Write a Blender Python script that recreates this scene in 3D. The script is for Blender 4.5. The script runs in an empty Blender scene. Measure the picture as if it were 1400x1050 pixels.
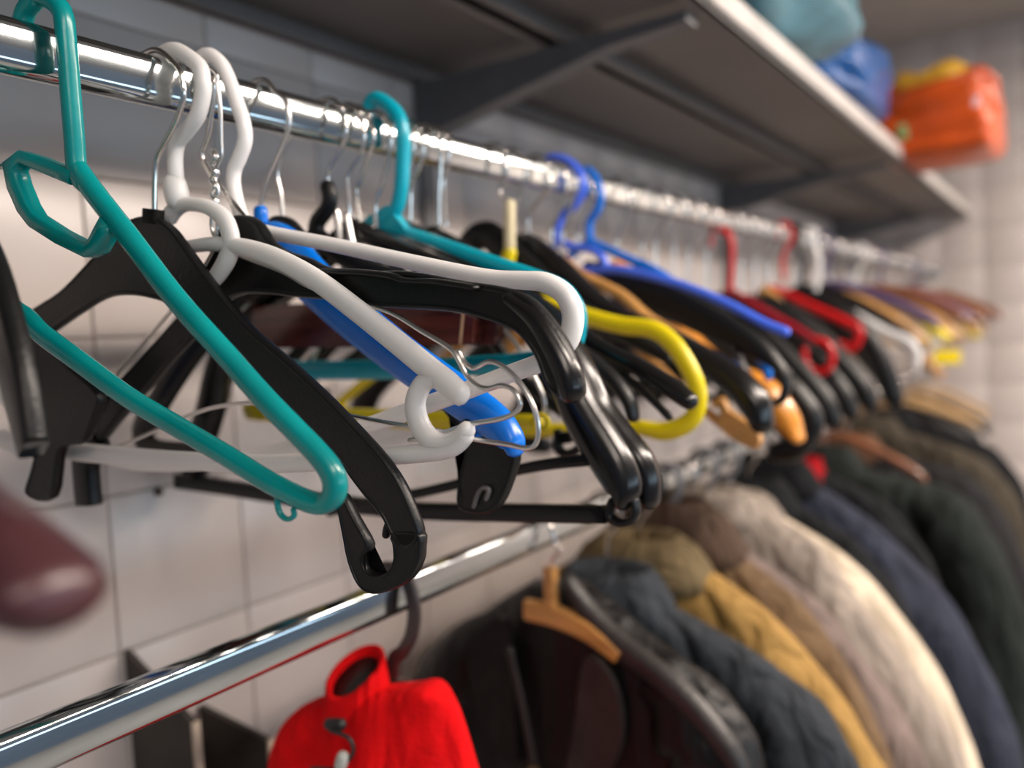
import bpy, bmesh, math, random
from mathutils import Vector, Matrix

# ------------------------------------------------------------------ camera, world, lights, exposure
S = bpy.context.scene
COL = S.collection
TH, PITCH, ROLL, FPX = .5893, .0531, -.0574, 1164.6     # yaw, downward pitch, roll, focal length (px of a 1400 wide frame)
fw = Vector((-math.sin(TH)*math.cos(PITCH), math.cos(TH)*math.cos(PITCH), -math.sin(PITCH)))
r0 = Vector((math.cos(TH), math.sin(TH), 0)); u0 = r0.cross(fw)
rt = math.cos(ROLL)*r0 + math.sin(ROLL)*u0
up = -math.sin(ROLL)*r0 + math.cos(ROLL)*u0
cam = bpy.data.cameras.new('camera'); co = bpy.data.objects.new('camera', cam); COL.objects.link(co)
m = Matrix((rt, up, -fw)).transposed().to_4x4(); m.translation = Vector((.766, 0, 1.5)); co.matrix_world = m
cam.sensor_width = 36; cam.lens = FPX/1400*36; cam.clip_start = .02
cam.dof.use_dof = True; cam.dof.focus_distance = .455; cam.dof.aperture_fstop = 3.1; cam.dof.aperture_blades = 0
S.camera = co
W = bpy.data.worlds.new('world'); S.world = W; W.use_nodes = True
W.node_tree.nodes['Background'].inputs[0].default_value = (.62, .76, 1.0, 1)
W.node_tree.nodes['Background'].inputs[1].default_value = .22
S.view_settings.view_transform = 'Standard'; S.view_settings.look = 'None'
S.view_settings.gamma = 1; S.view_settings.use_curve_mapping = False
S.view_settings.exposure = 0.0
def area(name, loc, rot, sx, sy, power, col):
    l = bpy.data.lights.new(name, 'AREA'); l.shape = 'RECTANGLE'; l.size = sx; l.size_y = sy; l.energy = power; l.color = col
    o = bpy.data.objects.new(name, l); COL.objects.link(o); o.location = loc; o.rotation_euler = rot; return o
area('ceiling_lamp_light', (1.85, 1.0, 2.50), (0, 0, 0), .30, 1.6, 84, (1, .87, .76))
area('ceiling_lamp_light', (2.0, 2.75, 2.50), (0, 0, 0), .35, 1.3, 76, (1, .87, .76))
area('ceiling_lamp_light', (1.85, -1.2, 2.50), (0, 0, 0), .30, 1.6, 30, (1, .88, .77))
area('window_light', (3.3, .9, 1.5), (0, math.radians(90), 0), .5, 4.2, 26, (.62, .83, 1))

# ------------------------------------------------------------------ materials
M = {}
def mat(name, col, rough=.4, metal=0, var=0, scale=30, bump=0, bscale=120, spec=.5, coat=0, sss=0, trans=0, grain=None, sheen=0, wr=0):
    k = bpy.data.materials.new(name); k.use_nodes = True; nt = k.node_tree; b = nt.nodes['Principled BSDF']; L = nt.links.new
    b.inputs['Base Color'].default_value = (*col, 1); b.inputs['Roughness'].default_value = rough; b.inputs['Metallic'].default_value = metal
    b.inputs['Specular IOR Level'].default_value = spec; b.inputs['Coat Weight'].default_value = coat; b.inputs['Coat Roughness'].default_value = .12
    if sss: b.inputs['Subsurface Weight'].default_value = sss; b.inputs['Subsurface Radius'].default_value = (.01, .009, .008); b.inputs['Subsurface Scale'].default_value = 1
    if trans: b.inputs['Transmission Weight'].default_value = trans
    if sheen: b.inputs['Sheen Weight'].default_value = sheen; b.inputs['Sheen Roughness'].default_value = .5
    tc = nt.nodes.new('ShaderNodeTexCoord')
    mp = nt.nodes.new('ShaderNodeMapping'); L(tc.outputs['Object'], mp.inputs[0])
    if grain: mp.inputs['Scale'].default_value = grain
    if var:
        n = nt.nodes.new('ShaderNodeTexNoise'); n.inputs['Scale'].default_value = scale; n.inputs['Detail'].default_value = 5
        L(mp.outputs[0], n.inputs['Vector'])
        r = nt.nodes.new('ShaderNodeValToRGB'); r.color_ramp.elements[0].position = .3; r.color_ramp.elements[1].position = .72
        r.color_ramp.elements[0].color = (*[c*(1-var) for c in col], 1); r.color_ramp.elements[1].color = (*[min(1, c*(1+var)) for c in col], 1)
        L(n.outputs[0], r.inputs[0]); L(r.outputs[0], b.inputs['Base Color'])
    if bump:
        n2 = nt.nodes.new('ShaderNodeTexNoise'); n2.inputs['Scale'].default_value = bscale; n2.inputs['Detail'].default_value = 3
        L(mp.outputs[0], n2.inputs['Vector'])
        bp = nt.nodes.new('ShaderNodeBump'); bp.inputs['Strength'].default_value = bump; bp.inputs['Distance'].default_value = .002
        L(n2.outputs[0], bp.inputs['Height']); L(bp.outputs[0], b.inputs['Normal'])
    if wr:   # soft hanging creases
        m2 = nt.nodes.new('ShaderNodeMapping'); m2.inputs['Scale'].default_value = (1, 1, .33); L(tc.outputs['Object'], m2.inputs[0])
        n3 = nt.nodes.new('ShaderNodeTexNoise'); n3.inputs['Scale'].default_value = 17; n3.inputs['Detail'].default_value = 2; n3.inputs['Distortion'].default_value = 1.2
        L(m2.outputs[0], n3.inputs['Vector'])
        b2 = nt.nodes.new('ShaderNodeBump'); b2.inputs['Strength'].default_value = wr; b2.inputs['Distance'].default_value = .03
        L(n3.outputs[0], b2.inputs['Height'])
        if bump: L(b2.outputs[0], bp.inputs['Normal'])
        else: L(b2.outputs[0], b.inputs['Normal'])
    M[name] = k; return k
mat('teal', (.0, .25, .25), .24, var=.12, bump=.05)
mat('turquoise', (.0, .40, .52), .28, var=.08, bump=.05)
mat('milky', (.86, .83, .81), .32, sss=.35, trans=.12, bump=.04)
mat('white', (.88, .85, .83), .28, bump=.03)
mat('blue', (.0, .17, .72), .26, var=.08, bump=.05)
mat('royal', (.07, .17, .92), .3, var=.08)
mat('black', (.006, .006, .0065), .36, bump=.12, bscale=400, spec=.32)
mat('black_gloss', (.006, .0055, .0055), .22, bump=.03, spec=.4)
mat('notch_grey', (.14, .13, .125), .4)
mat('grey_plastic', (.20, .20, .21), .35)
mat('steel', (.72, .68, .64), .2, 1)
mat('wire', (.70, .68, .66), .28, 1)
mat('chrome', (.56, .60, .61), .10, 1, var=.18, scale=90, bump=.015, bscale=60, grain=(1, .12, 1))
mat('redwood', (.085, .016, .010), .25, var=.5, scale=14, grain=(1, 6, 9), coat=.5)
mat('rawwood', (.50, .30, .16), .5, var=.2)
mat('wood', (.55, .27, .075), .35, var=.25, scale=10, grain=(1, 8, 8), coat=.3)
mat('tanwood', (.50, .31, .14), .4, var=.25, scale=10, grain=(1, 8, 8), coat=.2)
mat('brownwood', (.22, .075, .03), .35, var=.35, scale=10, grain=(1, 8, 8), coat=.3)
mat('orangewood', (.70, .26, .02), .3, var=.2, scale=16, grain=(1, 6, 6), coat=.5)
mat('yellow', (.82, .64, .004), .32, var=.06, bump=.04)
mat('cream', (.78, .66, .42), .4)
mat('red', (.62, .006, .008), .3, var=.1)
mat('darkred', (.36, .006, .02), .32, var=.1)
mat('maroon', (.055, .018, .022), .32, var=.2)
mat('violet', (.10, .07, .17), .4)
mat('tile_glaze', (.58, .515, .485), .3, var=.05, scale=5, bump=.05, bscale=25)
mat('grout_pale', (.44, .39, .36), .9, var=.1, scale=60)
mat('rust_brown', (.06, .03, .018), .7)
mat('grout', (.30, .26, .23), .9, var=.2, scale=60)
mat('plaster', (.40, .35, .32), .85, var=.06, scale=6, bump=.1)
mat('floor_grey', (.22, .21, .20), .6, var=.2, scale=8)
mat('shelf_steel', (.17, .155, .15), .5, var=.1, scale=5)
mat('shelf_lip', (.60, .55, .51), .45, var=.1, scale=12)
mat('bracket_steel', (.14, .14, .145), .45, var=.1)
mat('board_dark', (.045, .036, .030), .8, var=.2, scale=20, bump=.1)
mat('board_edge', (.62, .50, .38), .8, var=.15)
mat('fleece_red', (.66, .004, .006), .9, var=.12, scale=60, bump=.5, bscale=300, spec=.1, wr=.6)
mat('cord_black', (.01, .01, .01), .5)
mat('clear_grey', (.45, .47, .43), .25)
mat('leather_black', (.006, .005, .005), .45, spec=.3, var=.3, scale=20, bump=.4, bscale=90, wr=.35)
mat('leather_edge', (.022, .018, .017), .42, var=.3, bump=.3)
mat('brass', (.55, .38, .2), .35, 1)
def cloth(name, col, var=.15): mat(name, col, .85, var=var, scale=18, bump=.5, bscale=160, spec=.15, wr=.9)
cloth('slate', (.034, .039, .046)); cloth('gold', (.34, .20, .062)); cloth('umber', (.075, .047, .033)); cloth('camel', (.14, .088, .048))
cloth('rosebeige', (.18, .135, .12)); cloth('taupe', (.30, .25, .21)); cloth('cream_cloth', (.60, .50, .38)); cloth('navy', (.030, .034, .052))
cloth('ink', (.009, .0095, .011)); cloth('pine', (.017, .021, .019)); cloth('olive', (.055, .045, .032)); cloth('charcoal', (.020, .019, .020))
cloth('khaki', (.145, .105, .055)); cloth('rust', (.12, .06, .035))
mat('bag_sky', (.10, .30, .38), .3, var=.5, scale=9, trans=.25)
mat('bag_blue', (.002, .075, .27), .35, var=.3, scale=10)
mat('bag_orange', (.62, .085, .008), .3, var=.25, scale=9)
mat('bag_yellow', (.62, .34, .03), .35, var=.4, scale=20)
mat('print_green', (.25, .50, .20), .5); mat('print_white', (.75, .50, .52), .5)

# ------------------------------------------------------------------ mesh helpers
def link(name, bm, mt, parent=None, smooth=True):
    me = bpy.data.meshes.new(name); bmesh.ops.recalc_face_normals(bm, faces=bm.faces); bm.to_mesh(me); bm.free()
    if smooth: me.polygons.foreach_set('use_smooth', [True]*len(me.polygons))
    me.materials.append(M[mt]); o = bpy.data.objects.new(name, me); COL.objects.link(o)
    if parent: o.parent = parent
    return o
def empty(name, loc, rz=0, label=None, cat=None, group=None):
    o = bpy.data.objects.new(name, None); COL.objects.link(o); o.empty_display_size = .03
    o.location = loc; o.rotation_euler = (0, 0, rz)
    tag(o, label, cat, group); return o
def tag(o, label=None, cat=None, group=None, kind=None):
    if label: o['label'] = label
    if cat: o['category'] = cat
    if group: o['group'] = group
    if kind: o['kind'] = kind
    return o
def catmull(P, sub, closed=False):
    n = len(P)
    if sub < 2 or n < 3: return [tuple(p) for p in P]
    out = []
    for i in range(n if closed else n-1):
        g = (lambda k: P[k % n]) if closed else (lambda k: P[min(max(k, 0), n-1)])
        a, b, c, d = g(i-1), g(i), g(i+1), g(i+2)
        for j in range(sub):
            t = j/sub
            out.append(tuple(.5*(2*b[q]+(c[q]-a[q])*t+(2*a[q]-5*b[q]+4*c[q]-d[q])*t*t+(3*b[q]-a[q]-3*c[q]+d[q])*t**3) for q in range(len(b))))
    if not closed: out.append(tuple(P[-1]))
    return out
def sweep(bm, pts, dep=None, off=0, sq=0, closed=False, seg=10, cap=True):
    """pts (s, t, width) in the hanger plane; the section is width in the plane by dep across it"""
    n = len(pts); rings = []
    def ring(s, t, nx, ny, w, d, k=1.0):
        vs = []
        for q in range(seg):
            a = 2*math.pi*q/seg + (math.pi/seg if sq else 0); c, e = math.cos(a), math.sin(a)
            if sq: c = math.copysign(abs(c)**.35, c); e = math.copysign(abs(e)**.35, e)
            vs.append(bm.verts.new((s+nx*c*w*.5*k, off+e*d*.5*k, t+ny*c*w*.5*k)))
        return vs
    T = []
    for i in range(n):
        a = pts[(i-1) % n] if closed else pts[max(0, i-1)]; b = pts[(i+1) % n] if closed else pts[min(n-1, i+1)]
        dx, dy = b[0]-a[0], b[1]-a[1]; l = math.hypot(dx, dy) or 1e-9; T.append((dx/l, dy/l))
    def endcap(i, sg):
        s, t, w = pts[i][:3]; tx, ty = T[i]; d = dep or w; R = min(w, d)*.5
        seq = [(.0, 1)] if sq else [(.5, .87), (.87, .5), (.98, .15)]
        return [ring(s+sg*tx*R*e, t+sg*ty*R*e, -ty, tx, w, d, k) for e, k in seq]
    if not closed and cap: rings += list(reversed(endcap(0, -1)))
    for i in range(n):
        s, t, w = pts[i][:3]; tx, ty = T[i]; rings.append(ring(s, t, -ty, tx, w, dep or w))
    if not closed and cap: rings += endcap(n-1, 1)
    for i in range(len(rings)-(0 if closed else 1)):
        A, B = rings[i], rings[(i+1) % len(rings)]
        for q in range(seg): bm.faces.new((A[q], A[(q+1) % seg], B[(q+1) % seg], B[q]))
    if not closed:
        bm.faces.new(list(reversed(rings[0]))); bm.faces.new(rings[-1])
def plate(bm, pts, th, off=0):
    A = [bm.verts.new((p[0], off-th/2, p[1])) for p in pts]; B = [bm.verts.new((p[0], off+th/2, p[1])) for p in pts]
    n = len(pts); f1 = bm.faces.new(A); f2 = bm.faces.new(list(reversed(B)))
    for i in range(n): bm.faces.new((A[i], B[i], B[(i+1) % n], A[(i+1) % n]))
    bmesh.ops.triangulate(bm, faces=[f1, f2])
def box(bm, lo, hi, bev=0):
    v = [bm.verts.new((x, y, z)) for x in (lo[0], hi[0]) for y in (lo[1], hi[1]) for z in (lo[2], hi[2])]
    F = [bm.faces.new([v[i] for i in q]) for q in ((0, 1, 3, 2), (4, 6, 7, 5), (0, 4, 5, 1), (2, 3, 7, 6), (0, 2, 6, 4), (1, 5, 7, 3))]
    if bev: bmesh.ops.bevel(bm, geom=list({e for f in F for e in f.edges}), offset=bev, segments=2, affect='EDGES', profile=.5)
def loft(bm, rings, close_ends=True):
    V = [[bm.verts.new(p) for p in r] for r in rings]; n = len(rings[0])
    for A, B in zip(V, V[1:]):
        for q in range(n): bm.faces.new((A[q], A[(q+1) % n], B[(q+1) % n], B[q]))
    if close_ends: bm.faces.new(V[0]); bm.faces.new(list(reversed(V[-1])))
def part(name, parent, mt, fn, smooth=True, label=None):
    bm = bmesh.new(); fn(bm); o = link(name, bm, mt, parent, smooth)
    if label: o['label'] = label
    return o
RX, RZ, LZ = .307, 1.666, 1.301      # rails: distance from the wall, heights
R = random.Random(5)

# ------------------------------------------------------------------ the setting
WT = .008
def wall_tiles(wall, axis_pos, along, rows, cols, name='tile'):
    me = None
    for z in rows:
        for c in cols:
            if me is None:
                bm = bmesh.new(); box(bm, (-.0740, -.004, -.0740), (.0740, .004, .0740), .0012)
                o = link(name, bm, 'tile_glaze', wall); me = o.data
            else:
                o = bpy.data.objects.new(name, me); COL.objects.link(o); o.parent = wall
            o.location = along(c, z)
            if axis_pos == 'x': o.rotation_euler = (R.uniform(-.004, .004), R.uniform(-.004, .004), math.pi/2+R.uniform(-.004, .004))
            else: o.rotation_euler = (R.uniform(-.004, .004), R.uniform(-.004, .004), R.uniform(-.004, .004))
bm = bmesh.new(); box(bm, (-.12, -2.5, 0), (-.0005, 3.84, 2.562)); wl = tag(link('wall_left', bm, 'grout', None, False), kind='structure')
ys = [.4471-.075+.15*j for j in range(-5, 23)]; zs = [1.6727+.075-.15*k for k in range(-1, 6)]
wall_tiles(wl, 'x', lambda c, z: (-.0015, c, z), zs, ys)
bm = bmesh.new()
for z in [1.6727+.075-.15*k for k in range(-6, 12)]:
    for j in range(-19, 23):
        y = .4471-.075+.15*j
        if (z > zs[0]+.1 or z < zs[-1]-.1 or j < -5) and 0 < z < 2.5 and y > -2.4: box(bm, (-.004, y-.074, z-.074), (.0025, y+.074, z+.074))
tag(link('tile_field', bm, 'tile_glaze', wl, False), kind='stuff')
bm = bmesh.new(); box(bm, (-.12, 3.7205, 0), (3.4, 3.84, 2.562)); wb = tag(link('wall_back', bm, 'grout_pale', None, False), kind='structure')
xs = [.47-.075+.15*i for i in range(-2, 4)]; zb = [1.6727+.075-.15*k for k in range(-5, 9)]
wall_tiles(wb, 'y', lambda c, z: (c, 3.7215, z), zb, xs)
bm = bmesh.new()
for k in range(-5, 12):
    z = 1.6727+.075-.15*k
    for i in range(-2, 20):
        if i > 3 or k > 8: box(bm, (.47-.075+.15*i-.074, 3.7175, z-.074), (.47-.075+.15*i+.074, 3.724, z+.074))
tag(link('tile_field', bm, 'tile_glaze', wb, False), kind='stuff')
bm = bmesh.new(); box(bm, (-.12, -2.5, -.1), (3.4, 3.84, 0)); tag(link('floor', bm, 'floor_grey', None, False), kind='structure')
bm = bmesh.new(); box(bm, (-.12, -2.5, 2.563), (3.4, 3.84, 2.65)); tag(link('ceiling', bm, 'plaster', None, False), kind='structure')
def screw(bm):
    bmesh.ops.create_cone(bm, cap_ends=True, segments=14, radius1=.0045, radius2=.0035, depth=.006)
o = part('screw_plug', wl, 'rust_brown', screw); o.location = (.004, .4995, 1.3685); o.rotation_euler = (0, math.pi/2, 0)
HANGERS = [
 dict(n='plastic_hanger', y=0.104, a=0,
  l='blurred dark red hanger end nearest the camera at lower left edge', P=[
   {'p':'hook','k':'band','m':'steel','pts':[[-0.0205,-0.0017,0.0035],[-0.0195,0.0063,0.0035],[-0.0135,0.0138,0.0035],[-0.003,0.0173,0.0035],[0.009,0.0158,0.0035],[0.019,0.0,0.0035],[0.012,-0.03,0.0035],[0.0,-0.05,0.0035],[0.0,-0.09,0.0035]],'sub':4},
   {'p':'shoulder','k':'band','m':'maroon','pts':[[0.0,-0.085,0.022],[0.05,-0.105,0.024],[0.12,-0.15,0.026],[0.18,-0.194,0.03],[0.212,-0.209,0.031],[0.236,-0.216,0.029],[0.252,-0.22,0.02]],'dep':0.03,'sub':5},
   {'p':'shoulder','k':'band','m':'maroon','pts':[[0.0,-0.085,0.022],[-0.05,-0.105,0.024],[-0.12,-0.15,0.026],[-0.18,-0.194,0.03],[-0.212,-0.209,0.031],[-0.236,-0.216,0.029],[-0.252,-0.22,0.02]],'dep':0.03,'sub':5},
  ]),
 dict(n='plastic_hanger', y=0.205, a=-14,
  l='out-of-focus black hanger seen almost edge-on at the left frame edge', P=[
   {'p':'hook','k':'band','m':'steel','pts':[[-0.0205,-0.0017,0.0035],[-0.0195,0.0063,0.0035],[-0.0135,0.0138,0.0035],[-0.003,0.0173,0.0035],[0.009,0.0158,0.0035],[0.019,0.0,0.0035],[0.012,-0.03,0.0035],[0.0,-0.05,0.0035],[0.0,-0.08,0.0035]],'sub':4},
   {'p':'shoulder','k':'band','m':'black','pts':[[0.0,-0.08,0.03],[-0.0096,-0.0903,0.0498],[0.0574,-0.1289,0.0352],[0.0803,-0.1559,0.0335],[0.0928,-0.1778,0.0297],[0.1042,-0.2003,0.0167]],'dep':0.01,'sq':1,'sub':5},
   {'p':'shoulder','k':'band','m':'black','pts':[[0.0,-0.08,0.03],[0.0072,-0.0921,0.0498],[-0.0663,-0.1159,0.0352],[-0.0943,-0.1375,0.0335],[-0.1111,-0.1564,0.0297],[-0.1269,-0.176,0.0167]],'dep':0.01,'sq':1,'sub':5},
  ]),
 dict(n='plastic_hanger', y=0.2518, a=8,
  l='teal tubular hanger with a hexagonal window under its hook, hung frontmost in focus', P=[
   {'p':'hook','k':'band','m':'teal','pts':[[-0.0135,-0.002,0.0105],[-0.0145,0.01,0.0105],[-0.0095,0.0225,0.0105],[-0.002,0.0275,0.0105],[0.0053,0.0294,0.0105],[0.0196,0.0187,0.0105],[0.0213,0.0011,0.0105],[0.0213,-0.0215,0.0105],[0.0213,-0.0442,0.0105],[0.0215,-0.0656,0.0105],[0.0274,-0.0725,0.0105]],'sub':4},
   {'p':'shoulder','k':'band','m':'teal','pts':[[0.0217,-0.0641,0.0121],[0.0324,-0.0769,0.0118],[0.0564,-0.1037,0.0119],[0.0848,-0.1363,0.0119],[0.1148,-0.1655,0.0117],[0.1379,-0.1881,0.0118],[0.1546,-0.2028,0.0115],[0.1688,-0.2158,0.0118],[0.1748,-0.2246,0.0126],[0.1746,-0.232,0.0119],[0.1687,-0.2373,0.0098],[0.1586,-0.2363,0.0105],[0.1377,-0.2284,0.0103]],'dep':0.0105,'sub':4},
   {'p':'crossbar','k':'band','m':'teal','pts':[[0.1586,-0.2363,0.01],[0.1377,-0.2284,0.0104],[0.1099,-0.2149,0.0104],[0.0779,-0.2002,0.0108],[0.0434,-0.1838,0.0111],[0.0076,-0.1631,0.0117],[-0.0174,-0.1487,0.0118],[-0.0391,-0.134,0.0118],[-0.1,-0.115,0.011],[-0.17,-0.085,0.011],[-0.205,-0.072,0.011],[-0.214,-0.06,0.011],[-0.2,-0.051,0.011],[-0.15,-0.05,0.011],[-0.09,-0.05,0.011],[-0.0289,-0.0548,0.0]],'dep':0.0105,'sub':4},
   {'p':'neck_frame','k':'band','m':'teal','pts':[[0.0211,-0.0682,0.0088],[0.0102,-0.0641,0.0078],[-0.0054,-0.0573,0.008],[-0.0181,-0.0523,0.0075],[-0.0278,-0.0558,0.011],[-0.0256,-0.0668,0.0102],[-0.0193,-0.0796,0.0097],[-0.013,-0.0871,0.0084],[0.0059,-0.0977,0.0081],[0.0265,-0.1071,0.0075],[0.0335,-0.1048,0.0092],[0.0398,-0.0982,0.0092],[0.0442,-0.0938,0.0091]],'dep':0.011,'sq':1,'sub':1},
   {'p':'strap_hook','k':'band','m':'teal','pts':[[0.141,-0.2322,0.0031],[0.1407,-0.2397,0.0032],[0.1426,-0.2438,0.0031],[0.1464,-0.2454,0.0025],[0.1501,-0.2435,0.0028],[0.1499,-0.2407,0.0027]],'dep':0.003,'sub':5},
  ]),
 dict(n='plastic_hanger', y=0.318, a=4,
  l='black wide-shouldered hanger with a thin steel hook and open pinch loop hanging lowest', P=[
   {'p':'hook','k':'band','m':'steel','pts':[[-0.0205,-0.0017,0.0035],[-0.0195,0.0063,0.0035],[-0.0135,0.0138,0.0035],[-0.003,0.0173,0.0035],[0.009,0.0158,0.0035],[0.0239,0.0025,0.0035],[0.0263,-0.0047,0.0035],[0.0265,-0.0132,0.0035],[0.0201,-0.0247,0.0035],[0.0092,-0.0357,0.0035],[0.0003,-0.0438,0.0035],[-0.0035,-0.0532,0.0035],[-0.0073,-0.0795,0.0035]],'sub':4},
   {'p':'collar','k':'band','m':'black','pts':[[-0.0075,-0.0751,0.0127],[-0.0092,-0.0837,0.0127]],'dep':0.009,'sq':1,'sub':1},
   {'p':'body','k':'plate','m':'black','pts':[[-0.1437,-0.1318],[-0.1045,-0.1192],[-0.0759,-0.1052],[-0.0518,-0.0922],[-0.0325,-0.0819],[-0.0108,-0.0804],[0.0063,-0.0881],[0.0201,-0.1026],[0.0428,-0.1286],[0.0672,-0.1521],[0.0941,-0.1714],[0.12,-0.1914],[0.1361,-0.2053],[0.1544,-0.2219],[0.1662,-0.2362],[0.1734,-0.2507],[0.177,-0.2634],[0.1696,-0.2692],[0.1615,-0.2644],[0.1552,-0.2535],[0.1458,-0.2443],[0.1366,-0.2344],[0.127,-0.2231],[0.1088,-0.2105],[0.0827,-0.1908],[0.0571,-0.1701],[0.0361,-0.1512],[0.0191,-0.1398],[0.0037,-0.1327],[-0.0078,-0.1287],[-0.0328,-0.1237],[-0.0581,-0.1236],[-0.0848,-0.1307],[-0.1218,-0.1431],[-0.1336,-0.144]],'th':0.006,'rim':0.0035,'sub':4},
   {'p':'pinch_loop','k':'plate','m':'black','pts':[[0.1771,-0.2626],[0.1775,-0.2698],[0.176,-0.2768],[0.1697,-0.2857],[0.1593,-0.2917],[0.1459,-0.2958],[0.1367,-0.2927],[0.1306,-0.2804],[0.1279,-0.2646],[0.1256,-0.2503],[0.1265,-0.2459],[0.129,-0.2461],[0.1352,-0.257],[0.144,-0.271],[0.1401,-0.2757],[0.1392,-0.2809],[0.1423,-0.2858],[0.149,-0.2872],[0.1571,-0.2841],[0.1609,-0.2784],[0.1624,-0.2709],[0.1611,-0.2636]],'th':0.006,'rim':0.0025,'sub':3},
   {'p':'pinch_spring','k':'band','m':'black','pts':[[0.1605,-0.254,0.0026],[0.1573,-0.2577,0.0031],[0.1556,-0.2613,0.0038],[0.1548,-0.2648,0.0043]],'dep':0.005,'sub':5},
   {'p':'pinch_loop','k':'plate','m':'black','pts':[[-0.1414,-0.1335],[-0.1566,-0.1423],[-0.1653,-0.165],[-0.1612,-0.1961],[-0.1434,-0.2167],[-0.1516,-0.2374],[-0.1612,-0.2555],[-0.1338,-0.2564],[-0.119,-0.2225],[-0.0942,-0.2173],[-0.0776,-0.1978],[-0.0738,-0.1868],[-0.1003,-0.1697],[-0.1163,-0.1568],[-0.1225,-0.1426]],'th':0.006,'rim':0.003,'sub':4},
  ]),
 dict(n='plastic_hanger', y=0.331, a=2,
  l='milky white hanger with a ring under its thick hook and a C-shaped tip', P=[
   {'p':'hook','k':'band','m':'milky','pts':[[-0.0205,0.0014,0.0098],[-0.0195,0.0094,0.0098],[-0.0135,0.0169,0.0098],[-0.003,0.0204,0.0098],[0.009,0.0189,0.0098],[0.0267,0.0063,0.0098],[0.0289,-0.0027,0.0098],[0.0288,-0.0091,0.0098],[0.0228,-0.0212,0.0098],[0.0118,-0.0288,0.0098],[0.0022,-0.0342,0.0098],[-0.0017,-0.0433,0.0098],[-0.0021,-0.0584,0.0098],[-0.0018,-0.0728,0.0098]],'sub':4},
   {'p':'knuckle','k':'band','m':'milky','pts':[[-0.0036,-0.0591,0.0144],[-0.0028,-0.0637,0.0151],[-0.002,-0.0692,0.0145]],'sub':2},
   {'p':'neck_ring','k':'band','m':'milky','pts':[[-0.0109,-0.0779,0.0121],[-0.0018,-0.0732,0.0104],[0.0106,-0.0731,0.0088],[0.0263,-0.0773,0.0095],[0.0384,-0.0853,0.0114],[0.043,-0.0957,0.0126],[0.0414,-0.105,0.0126],[0.0353,-0.1127,0.0118],[0.0239,-0.1208,0.0098],[0.0075,-0.123,0.008],[-0.0066,-0.1187,0.0083]],'dep':0.009,'sub':5},
   {'p':'shoulder','k':'band','m':'milky','pts':[[0.0028,-0.0984,0.0081],[0.0238,-0.0988,0.0087],[0.0399,-0.101,0.0095],[0.0559,-0.1044,0.0105],[0.0759,-0.111,0.0115],[0.0954,-0.1199,0.0122],[0.1135,-0.13,0.0127],[0.1361,-0.1451,0.013],[0.1591,-0.1612,0.0131],[0.1835,-0.1788,0.0135],[0.1944,-0.1865,0.0138],[0.2021,-0.1925,0.0124]],'dep':0.009,'sub':5},
   {'p':'shoulder','k':'band','m':'milky','pts':[[0.0028,-0.0984,0.0081],[-0.0184,-0.098,0.0084],[-0.0484,-0.0996,0.0097],[-0.0852,-0.1077,0.0117],[-0.1226,-0.1206,0.0131],[-0.1643,-0.1376,0.015],[-0.2,-0.1606,0.0174],[-0.2268,-0.1865,0.0188]],'dep':0.009,'sub':5},
   {'p':'tip_loop','k':'band','m':'milky','pts':[[0.1892,-0.1831,0.0098],[0.1792,-0.1862,0.0105],[0.1732,-0.1959,0.0118],[0.1747,-0.2069,0.0124],[0.1812,-0.2148,0.0117],[0.1903,-0.2169,0.0101],[0.1987,-0.2146,0.0098],[0.2043,-0.2101,0.0094]],'dep':0.009,'sub':5},
   {'p':'crossbar','k':'band','m':'milky','pts':[[0.2032,-0.2131,0.0094],[0.1975,-0.2176,0.0099],[0.1886,-0.2207,0.0097],[0.1672,-0.2231,0.01],[0.1467,-0.2247,0.0102],[0.0973,-0.2292,0.0108],[0.0461,-0.2315,0.0116],[-0.0239,-0.2312,0.0121],[-0.1045,-0.2292,0.0133],[-0.1648,-0.2268,0.0136],[-0.2074,-0.2249,0.015],[-0.2272,-0.2202,0.0161]],'dep':0.009,'sub':5},
   {'p':'tip_loop','k':'band','m':'milky','pts':[[-0.2107,-0.2266,0.0186],[-0.1982,-0.2176,0.0211],[-0.1981,-0.2044,0.0218],[-0.209,-0.1911,0.0186],[-0.2266,-0.1853,0.0128],[-0.2415,-0.1862,0.0102]],'dep':0.009,'sub':5},
  ]),
 dict(n='wire_hanger', y=0.3395, a=0,
  l='thin galvanised wire hanger with twisted neck, its bent end looping over the blue hanger tip', P=[
   {'p':'hook','k':'band','m':'wire','pts':[[-0.0205,-0.0021,0.0027],[-0.0195,0.0059,0.0027],[-0.0135,0.0134,0.0027],[-0.003,0.0169,0.0027],[0.009,0.0154,0.0027],[0.0307,0.0037,0.0027],[0.0325,-0.004,0.0027],[0.0336,-0.0176,0.0027],[0.0321,-0.0364,0.0027],[0.0309,-0.047,0.0027],[0.0235,-0.0568,0.0027],[0.0258,-0.0668,0.0027],[0.0188,-0.0783,0.0027]],'sub':4},
   {'p':'twist','k':'band','m':'wire','pts':[[0.0239,-0.0419,0.0032],[0.0267,-0.0468,0.0034],[0.0228,-0.0505,0.0035],[0.0257,-0.0554,0.0034],[0.0218,-0.0592,0.0035],[0.0247,-0.064,0.0035],[0.0208,-0.0679,0.0035],[0.0237,-0.0727,0.0035],[0.0196,-0.0775,0.0033]],'dep':0.005,'sub':3},
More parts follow.
